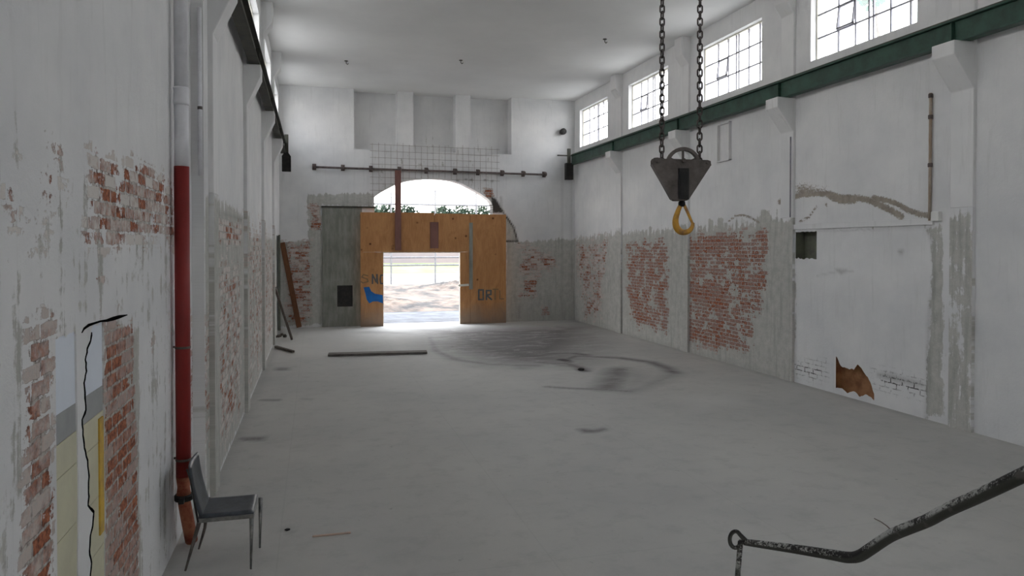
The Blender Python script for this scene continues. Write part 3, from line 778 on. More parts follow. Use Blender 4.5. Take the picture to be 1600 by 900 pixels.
# ================================================================== THINGS
# ---- crane beams
def ibeam(name, label, xa, xb, y0, y1, mat):
    r = thing(name, label, 'beam', ((xa+xb)/2, y0, BZ0)); L = y1-y0; w_ = abs(xb-xa)/2; h = BZ1-BZ0
    b = NB(); box(b, -w_, w_, 0, L, 0, .025); box(b, -w_, w_, 0, L, h-.025, h); box(b, -.012, .012, 0, L, .025, h-.025)
    y = 2.0
    for py in PIERS+PIERS_BACK: 
        q = py-y0
        if 0 < q < L:
            box(b, -w_+.01, w_-.01, q-.008, q+.008, .025, h-.025)
    obj('i_section', b, mat, r, bevel=.003)
    b = NB(); box(b, -.03, .03, .2, L-.05, h, h+.035); obj('crane_rail', b, 'dkgreen', r)
    return r
ibeam('crane_beam', 'green steel crane beam running along the right wall below the windows', XR-.27, XR-.11, YF+.1, YB-.22, 'green')
ibeam('crane_beam', 'dark steel crane beam running high along the left wall', XL+.085, XL+.245, YF+.1, YB-.9, 'dkgreen')
# bolted clips on corbels
# end blocks
p = onY(889, 255, YB-.35); q = onY(889, 281, YB-.35)
r = thing('end_stop', 'black block hanging under the far end of the green beam', 'crane stop', (p.x, YB-.35, q.z))
b = NB(); h = p.z-q.z; box(b, -.13, .13, -.10, .10, 0, h); obj('block', b, 'black', r, bevel=.01)
b = NB(); box(b, -.05, .05, -.05, .05, h-.01, h+.5); box(b, -.42, .02, -.03, .03, h+.24, h+.28); obj('bracket', b, 'dkgreen', r, bevel=.004)
YE = YB-1.0
p = onY(447.5, 239, YE); q = onY(447.5, 268, YE)
r = thing('end_stop', 'black bottle shaped block hanging from a strap at the far end of the left beam', 'crane stop', (p.x, YE, q.z))
h = p.z-q.z
b = NB(); prism(b, [(-.13,0),(.13,0),(.13,h*.82),(.05,h*1.02),(-.05,h*1.02),(-.13,h*.82)], lambda a, b2, d: (a, d, b2), -.10, .10); obj('block', b, 'black', r, bevel=.006)
b = NB(); box(b, -.06, .06, -.04, .04, h, h+.56); obj('strap', b, 'dkgreen', r, bevel=.004)

# ---- pipes
def pipe_x(u, v): return onX(u, v, XN+.085)
p = pipe_x(285, 450); px, py = p.x, p.y
zt = ZC-.01; z_col0 = pipe_x(285,163).z; z_col1 = pipe_x(285,140).z; z_red = pipe_x(285,261).z; z_end = pipe_x(286,745).z; z_cl = pipe_x(287,772).z
r = thing('downpipe', 'thick vertical downpipe on the left wall, white above and dark red below', 'pipe', (px, py, 0))
b = NB(); lathe(b, [(.058, z_red), (.058, z_col0)], (0,0,0)); lathe(b, [(.056, z_col1), (.056, zt)], (0,0,0)); obj('white_pipe', b, 'pipe_white', r, True)
b = NB(); lathe(b, [(.060, z_col0-.02), (.064, z_col0), (.064, z_col0+.02), (.061, z_col0+.03), (.061, z_col1-.02), (.064, z_col1-.01), (.064, z_col1), (.058, z_col1+.005)], (0,0,0)); obj('coupling', b, 'pipe_white', r, True)
b = NB(); lathe(b, [(.060, z_end), (.061, z_red+.01), (.060, z_red)][:1] + [(.061, z_red)], (0,0,0)); o = obj('red_pipe', b, 'pipe_red', r, True); o['label'] = 'dark red lower pipe'
b = NB(); lathe(b, [(.058, z_cl), (.050, z_cl+.06), (.060, z_end)], (0,0,0), 20); obj('rusty_collar', b, 'pipe_rust', r, True)
b = NB(); lathe(b, [(.072, z_cl-.05), (.076, z_cl-.04), (.076, z_cl-.01), (.07, z_cl)], (0,0,0), 20); box(b, -.02, .02, -.13, -.07, z_cl-.045, z_cl-.01); obj('clamp', b, 'black', r)
f0 = Vector((0,0,z_cl-.04)); f1 = Vector((.035, .16, .0))
b = NB(); tube(b, [f0, f0*.7+f1*.3+Vector((0,0,.0)), f1+Vector((0,0,.02))], [.05,.052,.052], 16); obj('lower_pipe', b, 'pipe_rust', r, True)
for z in (pipe_x(285,545).z, pipe_x(285,722).z):
    b = NB(); lathe(b, [(.0625, z), (.0635, z+.004), (.0635, z+.016), (.0625, z+.02)], (0,0,0)); box(b, -.085, 0, .05, .07, z, z+.016)
    obj('pipe_strap', b, 'steel', r)
cx, cyy = XN+.04, onX(315.5, 150, XN+.03).y
r = thing('conduit', 'thin white conduit running down beside the thick pipe on the left wall', 'pipe', (XN+.035, YN-.04, 0))
z0 = onX(315,272,XN+.03).z; z1 = ZC-.01
r.location = (XL-.028, YN-.03, 0)
b = NB(); tube(b, [(0,0,3.3),(0,0,4.95)], .02, 10); obj('tube', b, 'pipe_white', r, True)
b = NB(); lathe(b, [(.024,3.95),(.024,3.98)], (0,0,0), 12); obj('joint', b, 'steel', r)
# rust stained conduit on the right wall near the edge of the photograph
yb = R(1456,240)[0]; z0 = R(1453,345)[1]; z1 = R(1459,145)[1]
r = thing('conduit', 'rust stained vertical conduit with couplings at the right end of the right wall', 'pipe', (XR-.03, yb, 0))
b = NB(); tube(b, [(0,0,z0),(0,0,z1)], .022, 10); obj('tube', b, worn('rusted conduit paint', (.42,.37,.32), (.30,.20,.13), 4, .7, stretch=(1,1,.5)), r, True)
for v_ in (150, 183, 258): z = R(1456,v_)[1]; b = NB(); lathe(b, [(.03,z-.03),(.034,z-.02),(.034,z+.02),(.03,z+.03)], (0,0,0), 12); obj('coupling', b, 'rod', r)
y_, z_ = R(1466,338)
b = NB(); box(b, XR-.07, XR, y_-.07, y_+.07, z_-.07, z_+.07)
tag(obj('junction_box', b, 'white_plastic', bevel=.008), 'small white box on the right wall at the right end of the lintel', 'electrical box')
for u_ in (1218,):
    y_ = R(u_,300)[0]
    r = thing('cable', 'thin dark cable running down the pier of the right wall left of the arched scar', 'cable', (XR-.067, 12.25-.13, 0))
    b = NB(); tube(b, [(0,0,3.16),(0,0,4.7)], .012, 8); obj('wire', b, 'frame', r)
y_, z_ = R(897,330); b = NB(); beam(b, (XR-.03,y_,z_), (XR-.03,y_,z_+.2), .03, .03); box(b, XR-.06, XR, y_-.03, y_+.03, z_-.02, z_+.05)
tag(obj('wall_hook', b, 'black'), 'tiny black hook on the right wall below the hanging black block', 'hook')
p = onY(879, 206, YB-.1)
r = thing('floodlight', 'small round black floodlight high in the right corner of the back wall', 'lamp', (p.x, YB, p.z))
b = NB(); lathe(b, [(.05,-.02),(.10,-.05),(.11,-.14),(.11,-.22),(.09,-.23)], (0,0,0), 18, 'Y'); obj('housing', b, 'black', r, True)
b = NB(); box(b, -.02, .02, -.05, 0, -.02, .02); obj('bracket', b, 'black', r)
for (u, v), lb in zip(((945,61),(541,95),(720,94)), ('dark hook in the ceiling nearest the right hand windows', 'small hook in the ceiling above the left recess', 'small hook in the ceiling above the middle recess')):
    p = onZ(u, v, ZC)
    b = NB(); lathe(b, [(.05,-.0),(.05,-.012)], (p.x,p.y,ZC), 12); tube(b, [(p.x,p.y,ZC-.01),(p.x,p.y,ZC-.07),(p.x+.03,p.y,ZC-.10),(p.x+.06,p.y,ZC-.07)], .010, 8)
    tag(obj('ceiling_hook', b, 'dkgreen'), lb, 'hook')

# ---- rod with clamps across the back wall
yr = YB-.16
pts = [onY(u, 261 + (u-490)*12/363, yr) for u in (491,536,580,625,667,712,748,786,819,852)]
zr = pts[0].z
r = thing('wall_rail', 'long rusty pipe rail on brackets across the back wall above the arch', 'rail', (pts[0].x, yr, zr))
b = NB(); tube(b, [(0,0,0), (pts[-1].x-pts[0].x, 0, pts[-1].z-zr)], .035, 10); obj('pipe', b, 'rod', r, True)
for p in pts:
    b = NB(); x = p.x-pts[0].x; z = p.z-zr
    lathe(b, [(.05,-.05),(.075,-.03),(.075,.03),(.05,.05)], (x, 0, z+.02), 12, 'X'); box(b, x-.03, x+.03, .0, .16, z-.03, z+.09); box(b, x-.06, x+.06, .14, .16, z-.08, z+.12)
    obj('bracket', b, 'rod', r)
# ---- welded mesh above the arch
ym = YB-.03
x0, x1 = onY(582,260,ym).x, onY(777,260,ym).x; zt_ = onY(680,229,ym).z; zb_ = onY(600,318,ym).z
b = NB(); nx = 22; rz_ = random.Random(5)
def mb(x):
    if aL < x < aR: return archz(x)+.03
    return zb_
for i in range(nx):
    x = x0 + (x1-x0)*i/(nx-1); zt2 = zt_ + rz_.uniform(-.03,.09)
    lo = mb(x) if x < aR else 4.25
    tube(b, [(x+rz_.uniform(-.01,.01), ym, lo), (x, ym, zt2)], .0045, 5)
nz = 10
for j in range(nz):
    z = zt_ - (zt_-zb_)*j/(nz-1)
    if z > 4.85: tube(b, [(x0-.08, ym-.012, z), (x1+.08, ym-.012, z-.03)], .0045, 5)
    else:
        xs = [x for x in np.linspace(aL, aR, 120) if archz(x)+.03 < z]
        if xs: pass
        xin = [x for x in np.linspace(aL, aR, 160) if archz(x)+.02 > z]
        tube(b, [(x0-.08, ym-.012, z), ((min([x for x in np.linspace(aL,aR,160) if archz(x)+.02 < z], default=aL)) if False else next((x for x in np.linspace(aL,aR,160) if archz(x)+.02 > z), aL), ym-.012, z)], .0045, 5)
tag(obj('wire_mesh', b, 'wire'), 'rusty welded wire mesh fixed to the back wall above the arch', 'mesh')

# ---- concrete slab left of the plywood
yc = YB-.05
p0 = onY(503, 324, yc); p1 = onY(566, 500, yc)
r = thing('concrete_slab', 'dark grey concrete slab filling the old opening left of the plywood', 'slab', (p0.x, yc, 0))
W_ = p1.x-p0.x; H_ = p0.z
hx0, hx1 = onY(527,460,yc).x-p0.x, onY(551,460,yc).x-p0.x; hz0, hz1 = onY(540,479,yc).z, onY(540,446,yc).z
b = NB()
for a0, a1, c0, c1 in ((0,hx0,0,H_),(hx1,W_,0,H_),(hx0,hx1,0,hz0),(hx0,hx1,hz1,H_)): box(b, a0, a1, 0, .05, c0, c1)
bmesh.ops.remove_doubles(b, verts=b.verts, dist=1e-4)
obj('slab', b, 'concrete', r)
b = NB(); box(b, hx0, hx1, .025, .045, hz0, hz1); obj('dark_hatch', b, 'black', r)
b = NB(); box(b, -.02, W_+.45, -.03, .05, H_, H_+.05); obj('steel_lintel', b, 'dkgreen', r)

# ---- plywood hoarding
yp = YB-.30
pl = [onY(u, 400, yp).x for u in (563, 622, 679, 735, 791)]
dx0, dx1 = onY(599,450,yp).x, onY(719,450,yp).x; dz = onY(660,394,yp).z; ztp = onY(675,333,yp).z
r = thing('plywood_hoarding', 'orange plywood hoarding with a doorway closing the big arch in the back wall', 'hoarding', (pl[0], yp, 0))
ox = pl[0]; e = .006
def shp(a, c_, z0, z1, y=0): 
    b = NB(); box(b, a-ox+e, c_-ox-e, y, y+.018, z0, z1); return obj('plywood_sheet', b, 'plywood', r)
shp(pl[0], dx0, 0, dz+.002); shp(pl[0], pl[1], dz+.006, ztp); shp(pl[1], pl[2], dz+.006, ztp+.01); shp(pl[2], pl[3], dz+.006, ztp-.01)
shp(dx1, pl[3], 0, dz+.002); shp(pl[3], pl[4], 0, ztp-.02)
b = NB()
for a, c_, z0, z1 in ((dx0-.03, dx0+.01, 0, dz), (dx1-.01, dx1+.03, 0, dz), (dx0, dx1, dz-.02, dz+.03)): box(b, a-ox, c_-ox, .02, .10, z0, z1)
obj('door_frame', b, 'white_wood', r)
b = NB()
for x in (pl[0]+.05, pl[3], pl[4]-.06): box(b, x-ox-.04, x-ox+.04, .02, .11, 0, ztp-.05)

for x in (pl[1], pl[2]): box(b, x-ox-.04, x-ox+.04, .02, .11, dz+.04, ztp-.16)
box(b, 0, pl[4]-ox, .02, .11, ztp-.15, ztp-.06); obj('stud_frame', b, 'timber', r)
xa, xb = onY(733,400,yp).x, onY(738.5,400,yp).x
b = NB(); box(b, xa-ox, xb-ox, -.03, -.002, onY(736,452,yp).z, onY(736,348,yp).z); obj('batten', b, 'concrete', r)
b = NB(); beam(b, (onY(716,446,yp).x-ox, -.03, onY(716,446,yp).z), (onY(732,446,yp).x-ox, -.03, onY(732,445,yp).z), .05, .07); obj('white_latch', b, 'white_wood', r)
xa, xb = onY(672,370,yp).x, onY(685,370,yp).x
b = NB(); box(b, xa-ox, xb-ox, -.03, -.002, onY(678,388,yp).z, onY(678,347,yp).z); o = obj('short_board', b, 'purple', r)
# painted marks
def mark(pts, mat, name='paint_mark', d=-.003):
    b = NB(); prism(b, [((lambda q: (q.x-ox, q.z))(onY(u, v, yp))) for u, v in pts], lambda a, b2, c2: (a, c2, b2), d, d+.002); return obj(name, b, mat, r)
mark([(568,449),(577,448),(580,455),(586,459),(598,461),(598.5,474),(590,471),(583,471),(577,474),(573,468),(571,459)], 'blue_paint', 'blue_arrow')
def stroke(pts, w, mat, nm):
    for (a, b_), (c2, d2) in zip(pts, pts[1:]):
        L = math.hypot(c2-a, d2-b_); nx_, ny_ = -(d2-b_)/L*w/2, (c2-a)/L*w/2; ex, ey = (c2-a)/L*w*.3, (d2-b_)/L*w*.3
        yield [(a-ex+nx_, b_-ey+ny_), (c2+ex+nx_, d2+ey+ny_), (c2+ex-nx_, d2+ey-ny_), (a-ex-nx_, b_-ey-ny_)]
def letters(strokes, w, mat, nm):
    b = NB()
    for k_, st in enumerate(strokes):
        for i_, q in enumerate(stroke(st, w, mat, nm)):
            prism(b, [((lambda z: (z.x-ox, z.z))(onY(u, v, yp))) for u, v in q], lambda a, b2, c2: (a, c2, b2), -.004-.0004*((k_*3+i_) % 6), -.002)
    return obj(nm, b, mat, r)
letters([[(575,431),(568,429),(565,433),(574,436),(575,440),(567,442),(564,440)]], 1.8, 'tan_paint', 'letter_s')
letters([[(582,443),(582,429),(588,441),(589,429),(590,443)]], 2.4, 'slate_paint', 'letter_n')
letters([[(598,430),(595,430),(594,437),(595,443),(598,443)]], 2.2, 'slate_paint', 'letter_c')
letters([[(748,453),(755,453),(755,468),(748,468),(748,453)]], 2.6, 'slate_paint', 'letter_o')
letters([[(760,468),(760,454),(767,454),(767,460),(760,461),(768,468)]], 2.6, 'slate_paint', 'letter_r')
letters([[(770,452),(778,452)],[(773.5,453),(773.5,468)]], 2.0, 'tan_paint', 'letter_t')
letters([[(781,454),(781,467),(787,467)]], 1.6, 'tan_paint', 'letter_l')
# red oxide post standing in front of the hoarding
xa, xb = onY(617.5,350,yp-.12).x, onY(627,350,yp-.12).x; zt2 = onY(622,266,yp-.12).z; zb2 = onY(622,391,yp-.12).z
b = NB(); t = .02
box(b, xa, xb, yp-.10, yp-.08, zb2, zt2); box(b, xa, xa+t, yp-.08, yp-.02, zb2, zt2); box(b, xb-t, xb, yp-.08, yp-.02, zb2, zt2)
tag(obj('steel_post', b, 'purple'), 'red brown steel channel hanging from the wall rail down over the plywood', 'post')

# ---- loose timber
def plank(name, label, a, b_, w_, t_, mat, up=(0,0,1), cat='plank'):
    bm_ = NB(); beam(bm_, a, b_, w_, t_, Vector(up)); o = obj(name, bm_, mat, bevel=.004); return tag(o, label, cat)
a = onY(467.5, 509, YB-.18); a.z = .03; t_ = onY(441, 379, YB-.04)
plank('leaning_plank', 'long reddish brown plank leaning in the back left corner', a, t_, .16, .04, 'timber', (0,1,.1))
a = onZ(456, 531, 0); a.z = .03; t_ = onX(430, 450, XL+.04)
plank('leaning_plank', 'dark weathered plank leaning on the end of the left wall', a, t_, .17, .06, 'dtimber', (1,0,.2))
a = onZ(431, 541, .05); b_ = onZ(458, 550, .03); a.z = .04; b_.z = .04
plank('floor_batten', 'short dark batten lying at the foot of the left wall', a, b_, .08, .05, 'dtimber')
a = onZ(513, 553.5, .04); b_ = onZ(667, 549.5, .04); a.z = b_.z = .035
plank('floor_timber', 'long dark flat timber lying on the floor left of the tyre marks', a, b_, .30, .05, worn('dusty grey timber', (.17,.155,.14), (.10,.092,.085), 5, .9, stretch=(1,5,1)))
p = onZ(438, 526, 0); b = NB()
for i in range(7):
    x, y = p.x+random.uniform(-.14,.14), p.y+random.uniform(-.25,.25); s = random.uniform(.03,.07)
    bmesh.ops.create_icosphere(b, subdivisions=1, radius=s, matrix=Matrix.Translation((x,y,s*.6)) @ Matrix.Rotation(random.random()*3, 4, 'X'))
tag(obj('rubble_pile', b, 'dtimber'), 'little heap of dark rubble beside the leaning dark plank', 'rubble', kind='stuff')
for (u, v, s), lb in zip(((908,579,.045),(449,829,.016)), ('black lump of debris at the edge of the tyre marks', 'small dark stone on the floor right of the chair')):
    p = onZ(u, v, 0); b = NB(); bmesh.ops.create_icosphere(b, subdivisions=2, radius=s, matrix=Matrix.Translation((p.x,p.y,s*.55)) @ Matrix.Diagonal((1.6,1,.7,1)))
    for q in b.verts: q.co += Vector((random.uniform(-1,1),random.uniform(-1,1),random.uniform(-.3,1)))*s*.15
    tag(obj('stone', b, 'black'), lb, 'debris')

p = onZ(488, 838, .008); q = onZ(548, 832, .008)
plank('wood_sliver', 'pale pinkish sliver of wood lying on the floor right of the chair', p, q, .022, .014, worn('pale pink wood', (.55,.40,.32), (.45,.35,.29), 8, .8), cat='stick')
# ---- chair
cf = [onZ(392,889), onZ(406,856), onZ(289.5,892), onZ(310.5,858)]
r = thing('chair', 'black leather chair on thin grey metal legs beside the red pipe', 'chair', ((cf[0].x+cf[2].x)/2, (cf[0].y+cf[1].y)/2, 0))
O = r.location.copy()
yn, yf = cf[0].y-O.y, cf[1].y-O.y; xf = cf[0].x-O.x+.005; xb = cf[2].x-O.x
SH = .445; sx0 = xb+.115; sx1 = xf+.02
n0, n1 = yn-.012, yf+.012
# seat: soft slab, slightly dished and rounded
def pad(bm, pts_fn, nu, nv, thick):
    top = [[bm.verts.new(pts_fn(i/nu, j/nv, thick)) for j in range(nv+1)] for i in range(nu+1)]
    bot = [[bm.verts.new(pts_fn(i/nu, j/nv, 0)) for j in range(nv+1)] for i in range(nu+1)]
    for i in range(nu):
        for j in range(nv):
            bm.faces.new((top[i][j], top[i+1][j], top[i+1][j+1], top[i][j+1])); bm.faces.new((bot[i][j], bot[i][j+1], bot[i+1][j+1], bot[i+1][j]))
    for i in range(nu):
        bm.faces.new((top[i][0], bot[i][0], bot[i+1][0], top[i+1][0])); bm.faces.new((top[i+1][nv], bot[i+1][nv], bot[i][nv], top[i][nv]))
    for j in range(nv):
        bm.faces.new((top[0][j+1], bot[0][j+1], bot[0][j], top[0][j])); bm.faces.new((top[nu][j], bot[nu][j], bot[nu][j+1], top[nu][j+1]))
def seat_fn(a, c_, t):
    x = sx0 + (sx1-sx0)*a; y = n0 + (n1-n0)*c_
    edge = min(min(a, 1-a)*(sx1-sx0), min(c_, 1-c_)*(n1-n0)); rr_ = min(1, edge/.03)
    z = SH + (t*(math.sqrt(1-(1-rr_)**2)*.5+.5) if t else 0) - (.008*math.sin(PI*a)*math.sin(PI*c_) if t else 0)
    return Vector((x, y, z))
b = NB(); pad(b, seat_fn, 18, 18, .028); obj('seat', b, 'seat_leather', r, True)
# backrest leaning back
BT = Vector((-.955+.03-O.x-.02, 0, .875))
def back_fn(a, c_, t):
    # a 0..1 upwards, c_ across
    x = sx0+.012 + (xb+.045-sx0-.012)*a - .012*math.sin(PI*a)
    z = SH+.004 + (.86-SH)*a
    y = n0 + (n1-n0)*c_
    lean = Vector((.97, 0, .22)); bow = -.018*math.sin(PI*c_)*a
    e_ = min(min(c_, 1-c_)*(n1-n0), (1-a)*.45); rr_ = min(1, e_/.02)
    return Vector((x+bow, y, z)) + lean*(t*(.4+.6*rr_))
b = NB(); pad(b, back_fn, 16, 14, .022); obj('backrest', b, 'seat_leather', r, True)
b = NB(); f_ = .013
for ya in (n0-.004, n1+.004): beam(b, (sx0-.004, ya, SH-.012), (sx1, ya, SH-.012), .014, .032)
for xa in (sx0, sx1-.004): beam(b, (xa, n0, SH-.012), (xa, n1, SH-.012), .014, .032)
obj('seat_frame', b, 'chair_frame', r, bevel=.003)
for ya in (n0-.006, n1+.006):
    b = NB(); tube(b, [(sx0, ya, SH-.02), (sx0-.02, ya, SH+.10), (xb+.06, ya, SH+.32), (xb+.035, ya, .85)], [.011,.011,.009,.008], 8, squash=.8)
    obj('back_frame', b, 'black', r, True)
for ya, xa in ((cf[0].y-O.y, cf[0].x-O.x), (cf[1].y-O.y, cf[1].x-O.x)):
    b = NB(); tube(b, [(xa,ya,0),(xa+.004,ya,.2),(xa+.008,ya,SH-.01)], [.008,.012,.019], 8); obj('leg', b, 'chair_frame', r, True)
for ya, xa in ((cf[2].y-O.y, cf[2].x-O.x), (cf[3].y-O.y, cf[3].x-O.x)):
    b = NB(); tube(b, [(xa,ya,0),(xa+.05,ya,.18),(sx0+.005,ya,SH-.01)], [.008,.013,.018], 8); obj('leg', b, 'steel', r, True)

# ---- chains and hook block
t5 = 5.0
def at5(u, v): return EYE + ray(u, v)*t5
ctr = at5(1063.5, 250)
def HB(u, v, d=0.0): # local frame of the block, facing the camera side, d towards the camera
    p = at5(u, v); return Vector(((p-ctr).dot(Rv), -d, p.z-ctr.z))
blk = thing('hook_block', 'dark steel crane hook block hanging on two chains', 'hoist', ctr, -YAW)
def tri(u, v): q = HB(u, v); return (q.x, q.z)
outline = [tri(*p) for p in ((1018,251),(1020,247.5),(1026,247),(1036,249),(1048,249),(1104,251),(1108.5,252.5),(1109,258),(1076,308),(1072,314),(1053,314),(1048,311),(1018,257))]
for d0, nm in ((.028, 'side_plate'), (-.036, 'side_plate')):
    b = NB(); prism(b, outline, lambda a, b2, d: (a, -d, b2), d0, d0+.008); obj(nm, b, 'steel', blk, bevel=.002)
b = NB()   # edge flanges folded along the two slanting sides
for s, e_ in (((1018,257),(1050,312)), ((1109,258),(1074,312))):
    a = HB(*s); c_ = HB(*e_); beam(b, Vector((a.x, 0, a.z)), Vector((c_.x, 0, c_.z)), .005, .075, Vector((0,1,0)))
obj('edge_flange', b, 'steel', blk)
# sheave
sc_ = HB(1067, 257); R0 = .117
b = NB(); nseg = 40
def ringp(bm, c, ro, ri, y0, y1):
    V = []
    for k in range(nseg):
        a = 2*PI*k/nseg
        V.append([bm.verts.new((c.x+rr_*math.cos(a), y, c.z+rr_*math.sin(a))) for rr_, y in ((ro,y0),(ro,y1),(ri,y1),(ri,y0))])
    for k in range(nseg):
        A, B_ = V[k], V[(k+1)%nseg]
        for m_ in range(4): bm.faces.new((A[m_], A[(m_+1)%4], B_[(m_+1)%4], B_[m_]))
ringp(b, sc_, R0, R0-.022, -.019, -.011); ringp(b, sc_, R0, R0-.022, .011, .019); ringp(b, sc_, R0-.010, R0-.024, -.011, .011)
for a in (90, 25, 155, 210, 270, 330):
    a = math.radians(a); d = Vector((math.cos(a),0,math.sin(a))); beam(b, Vector((sc_.x,0,sc_.z)), Vector((sc_.x,0,sc_.z))+d*(R0-.015), .013, .02, Vector((0,1,0)))
lathe(b, [(.025,-.02),(.025,.02)], (sc_.x,0,sc_.z), 16, 'Y'); obj('sheave', b, 'steel', blk)
for u, v, ra in ((1066,252,.016), (1064,303,.017), (1025,254,.008), (1102,256,.008)):
    q = HB(u, v); b = NB(); lathe(b, [(ra*.7,-.055),(ra,-.05),(ra,.048),(ra*.7,.052)], (q.x,0,q.z), 12, 'Y'); obj('bolt', b, 'steel', blk)
q0, q1 = HB(1058,264), HB(1073.5,312)
b = NB(); box(b, q0.x, q1.x, -.06, -.036, q1.z, q0.z); box(b, q0.x+.008, q1.x-.008, -.066, -.06, q1.z+.03, q0.z-.02); obj('centre_strap', b, 'black', blk, bevel=.004)
b = NB(); q = HB(1065.5,316); lathe(b, [(.018,-.02),(.024,-.01),(.024,.01),(.014,.02),(.014,.06)], (q.x,0,q.z-.01), 14); obj('swivel', b, 'black', blk, True)
# hook: closed teardrop safety hook
hk = [(1066,317,.012),(1062,324,.014),(1058.5,333,.016),(1056,342,.018),(1056,350,.020),(1058.5,357,.021),(1064,362,.020),(1071,363,.0175),(1078,360,.015),(1082,354,.012),(1083,348,.010)]
b = NB(); P_ = []; rad = []
for u, v, ra in hk: q = HB(u, v); P_.append((q.x, 0, q.z)); rad.append(ra*1.12)
# smooth the path
def dens(P, Rr, k=3):
    out = []; orr = []
    n_ = len(P)
    for i in range(n_-1):
        p0, p1, p2, p3 = [Vector(P[max(0,min(n_-1,j))]) for j in (i-1,i,i+1,i+2)]
        for s in range(k):
            t = s/k; out.append(.5*((2*p1)+(p2-p0)*t+(2*p0-5*p1+4*p2-p3)*t*t+(3*p1-p0-3*p2+p3)*t**3)); orr.append(Rr[i]*(1-t)+Rr[i+1]*t)
    out.append(Vector(P[-1])); orr.append(Rr[-1]); return out, orr
P_, rad = dens(P_, rad); tube(b, P_, rad, 14); obj('hook', b, 'hook', blk, True)
b = NB(); P_ = []; rad = []
for u, v, ra in ((1068,318,.011),(1072,326,.011),(1076,335,.010),(1080,344,.009),(1083.5,351,.008)): q = HB(u, v); P_.append((q.x, 0, q.z)); rad.append(ra)
P_, rad = dens(P_, rad); tube(b, P_, rad, 10); obj('safety_latch', b, 'hook', blk, True)
# chains
LW, LP, LR = .0155, .0434, .0058
def link_mesh():
    b = NB(); pts = []
    for k in range(24):
        a = 2*PI*k/24; x = LW*math.cos(a); z = LW*math.sin(a) + (LP*.5-LW+LR if math.sin(a) > 0 else -(LP*.5-LW+LR) if math.sin(a) < 0 else 0)
        pts.append((x, 0, z))
    tube(b, pts, LR, 8, closed=True)
    me = bpy.data.meshes.new('chain_link'); bmesh.ops.recalc_face_normals(b, faces=b.faces)
    for f in b.faces: f.smooth = True
    b.to_mesh(me); b.free(); me.materials.append(M['chain']); return me
lm = link_mesh()
for (u, rot, lb) in ((1034, .25, 'left of the two grimy lifting chains above the hook block'), (1093, 0.0, 'right of the two grimy lifting chains above the hook block')):
    p = at5(u, 246); z0 = ctr.z - .03 if False else p.z-.03
    x0_, y0_ = p.x, p.y
    ch = thing('lifting_chain', lb, 'chain', (x0_, y0_, z0), -YAW, 'lifting chains')
    nvis = 42
    for k in range(nvis):
        o = bpy.data.objects.new('chain_link', lm); C.objects.link(o); o.parent = ch
        o.location = (0, 0, k*LP); o.rotation_euler = (0, 0, rot + (PI/2 if k % 2 else 0))
    b = NB(); nup = int((ZC-.03-(z0+nvis*LP))/LP)
    for k in range(nvis, nvis+nup):
        tmp = bmesh.new(); tmp.from_mesh(lm); tmp.transform(Matrix.Translation((0,0,k*LP)) @ Matrix.Rotation(rot + (PI/2 if k % 2 else 0), 4, 'Z'))
        tm = bpy.data.meshes.new('t'); tmp.to_mesh(tm); tmp.free(); b.from_mesh(tm); bpy.data.meshes.remove(tm)
    o = obj('upper_chain', b, 'chain', ch, True); o['kind'] = 'stuff'
    b = NB(); zz = ZC-z0
    lathe(b, [(.07,zz-.002),(.07,zz-.02),(.02,zz-.03),(.02,zz-.06)], (0,0,0), 16); obj('ceiling_anchor', b, 'steel', ch)

# ---- bent handrail at the lower right
def along(u, v, t): return EYE + ray(u, v)*t
railp = [(1163,847,2.30),(1200,852,2.25),(1250,859,2.17),(1300,867,2.10),(1325,871,2.06),(1342,869,2.03),(1360,858,2.0),(1390,838,1.95),(1420,825,1.90),(1450,813,1.85),(1480,797,1.80),(1540,770,1.70),(1640,722,1.55)]
hr = thing('handrail', 'bent flaking handrail with a curled end at the lower right', 'handrail', tuple(along(1158,848,2.3)))
O = hr.location.copy()
P_ = [along(*q)-O for q in railp]; rad = [.0110,.0130,.0150,.0165,.0175,.0175,.0175,.0175,.0175,.0175,.0175,.0175,.0175]
P_, rad = dens(P_, rad, 4)
b = NB(); tube(b, P_, rad, 12, squash=.9); obj('rail_bar', b, 'rail', hr, True)
b = NB(); cc = along(1149,843,2.3)-O; pts = []; rad = []
for k in range(22):
    a = math.radians(40 + 315*k/21); rr_ = .020 + .0 * k
    pts.append(cc + Rv*(math.cos(a)*.0175) + Vector((0,0,1))*(math.sin(a)*.026)); rad.append(.0065)
pts.insert(0, along(1166,846,2.3)-O); rad.insert(0, .008)
tube(b, pts, rad, 8); obj('curled_end', b, 'rail', hr, True)
a = along(1157,846,2.3)-O
b = NB(); tube(b, [a, a+Vector((0,0,-.1))+Rv*-.008, a+Vector((0,0,-.5))+Rv*-.012, Vector((a.x, a.y, -O.z))], [.0085]*4, 10); obj('rail_post', b, 'rail', hr, True)
b = NB(); P2 = [along(u, v, 1.97)-O for u, v in ((1366,810),(1376,815),(1386,822),(1396,832))]; tube(b, P2, [.0012,.0015,.0018,.002], 6); obj('loose_wire', b, 'wire', hr)
e0 = along(1640,722,1.55)-O
b = NB(); tube(b, [e0, Vector((e0.x, e0.y, -O.z))], .014, 10); obj('rail_post', b, 'rail', hr, True)

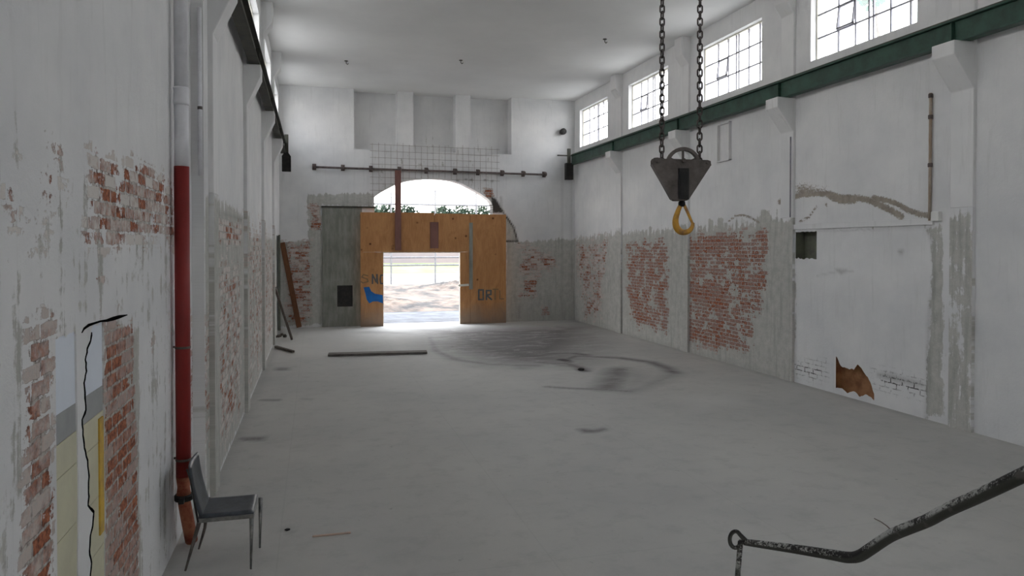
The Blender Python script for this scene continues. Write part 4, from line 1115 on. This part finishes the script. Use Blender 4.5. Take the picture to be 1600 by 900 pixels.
# ================================================================== OUTSIDE
def ground_strip(name, y0, y1, z0, z1, mat, kind='structure', amp=0, x0=-60, x1=90, nx=2, ny=2, seed=1):
    r_ = random.Random(seed); b = NB(); g = []
    for i in range(nx+1):
        row = []
        for j in range(ny+1):
            t = j/ny; x = x0+(x1-x0)*i/nx; y = y0+(y1-y0)*t
            h = z0+(z1-z0)*t + (amp*math.sin(PI*t)*(.6+.4*math.sin(x*.7+1))*(.75+.5*r_.random()) if amp else 0)
            row.append(b.verts.new((x, y, h)))
        g.append(row)
    for i in range(nx):
        for j in range(ny): b.faces.new((g[i][j], g[i+1][j], g[i+1][j+1], g[i][j+1]))
    o = obj(name, b, mat); o['kind'] = kind; return o
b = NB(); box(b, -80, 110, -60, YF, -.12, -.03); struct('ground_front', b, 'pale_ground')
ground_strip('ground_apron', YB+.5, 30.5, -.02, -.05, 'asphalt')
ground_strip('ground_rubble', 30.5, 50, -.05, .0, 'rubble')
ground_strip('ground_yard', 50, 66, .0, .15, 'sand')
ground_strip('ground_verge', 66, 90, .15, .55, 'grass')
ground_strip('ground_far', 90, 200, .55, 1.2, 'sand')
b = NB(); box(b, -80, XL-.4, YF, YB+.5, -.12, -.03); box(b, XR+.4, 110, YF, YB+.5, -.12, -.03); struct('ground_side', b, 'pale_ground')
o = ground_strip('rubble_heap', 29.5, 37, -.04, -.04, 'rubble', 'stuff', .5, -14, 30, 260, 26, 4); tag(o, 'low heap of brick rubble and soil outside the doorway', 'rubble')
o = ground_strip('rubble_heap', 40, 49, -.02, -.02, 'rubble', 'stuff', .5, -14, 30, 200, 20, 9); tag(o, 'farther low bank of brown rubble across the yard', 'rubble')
b = NB(); box(b, -40, 70, 91, 91.4, .3, 2.9); struct('boundary_wall', b, 'far_wall')
# tall fence frame
yf_ = 50.3
posts = [onY(611,300,yf_), onY(680,297,yf_), onY(744,297,yf_)]
posts = [posts[0] + Vector((-6,0,0))] + posts + [posts[2] + Vector((5,0,0))]
fx = thing('yard_fence', 'tall open fence of grey posts and rails across the yard outside', 'fence', (posts[0].x, yf_, 0))
for p in posts: b = NB(); tube(b, [(p.x-posts[0].x,0,0),(p.x-posts[0].x,0,p.z)], .06, 8); obj('fence_post', b, 'post', fx)
for v_ in (320, 402, 414):
    z = onY(680, v_, yf_).z; b = NB(); tube(b, [(0,0,z),(posts[-1].x-posts[0].x,0,z)], .07, 6); obj('fence_rail', b, 'post', fx)
# trees beyond
def crown(bm, c, rx, ry, rz2, n_, s, seed):
    r_ = random.Random(seed)
    for _ in range(n_):
        a, cz = r_.random()*2*PI, r_.uniform(-1,1); q = math.sqrt(1-cz*cz); k_ = r_.uniform(.55,1)
        p = Vector((c[0]+rx*q*math.cos(a)*k_, c[1]+ry*q*math.sin(a)*k_, c[2]+rz2*cz*k_))
        n_v = Vector((r_.gauss(0,1),r_.gauss(0,1),r_.gauss(0,1))).normalized(); t1 = n_v.orthogonal().normalized()*s*r_.uniform(.6,1.2); t2 = n_v.cross(t1)*.7
        bm.faces.new([bm.verts.new(p+t1), bm.verts.new(p+t2), bm.verts.new(p-t1), bm.verts.new(p-t2)])
lbl = ['leftmost dark bushy tree beyond the yard fence', 'second dark bushy tree from the left beyond the fence', 'wide dark tree right of the gap in the tree line', 'dark tree right of centre beyond the fence', 'rightmost dark tree beyond the yard fence']
for i, (u, vt, wd) in enumerate(((600,321,2.2), (636,322,2.2), (692,322,2.3), (722,321,2.5), (752,322,2.4))):
    yy = 95+i*5.2; p = onY(u, vt, yy); r = thing('tree', lbl[i], 'tree', (p.x, yy, .6), 0, 'trees beyond the yard')
    h = p.z-.6
    b = NB(); crown(b, (0,0,h*.66), wd, wd, h*.36, 1500, .26, i+1); obj('crown', b, 'leaf', r)
    b = NB(); tube(b, [(0,0,0),(.1,0,h*.35),(0,.1,h*.7)], [.22,.16,.08], 8); obj('trunk', b, 'bark', r)
# climbing tree outside the nearest right hand window
p = onX(1366, 4, XR+1.1)
r = thing('tree', 'slender green tree whose leaves show through the nearest right hand window', 'tree', (p.x+.3, p.y, -.03))
b = NB(); crown(b, (-.3,.05,p.z+.35), .35, .36, .45, 240, .07, 33); obj('crown', b, 'leaf_teal', r)
b = NB(); tube(b, [(0,0,0),(.1,.1,3),(-.05,0,5.5),(-.3,.05,p.z+.4)], [.09,.07,.04,.015], 8); obj('trunk', b, 'bark', r)
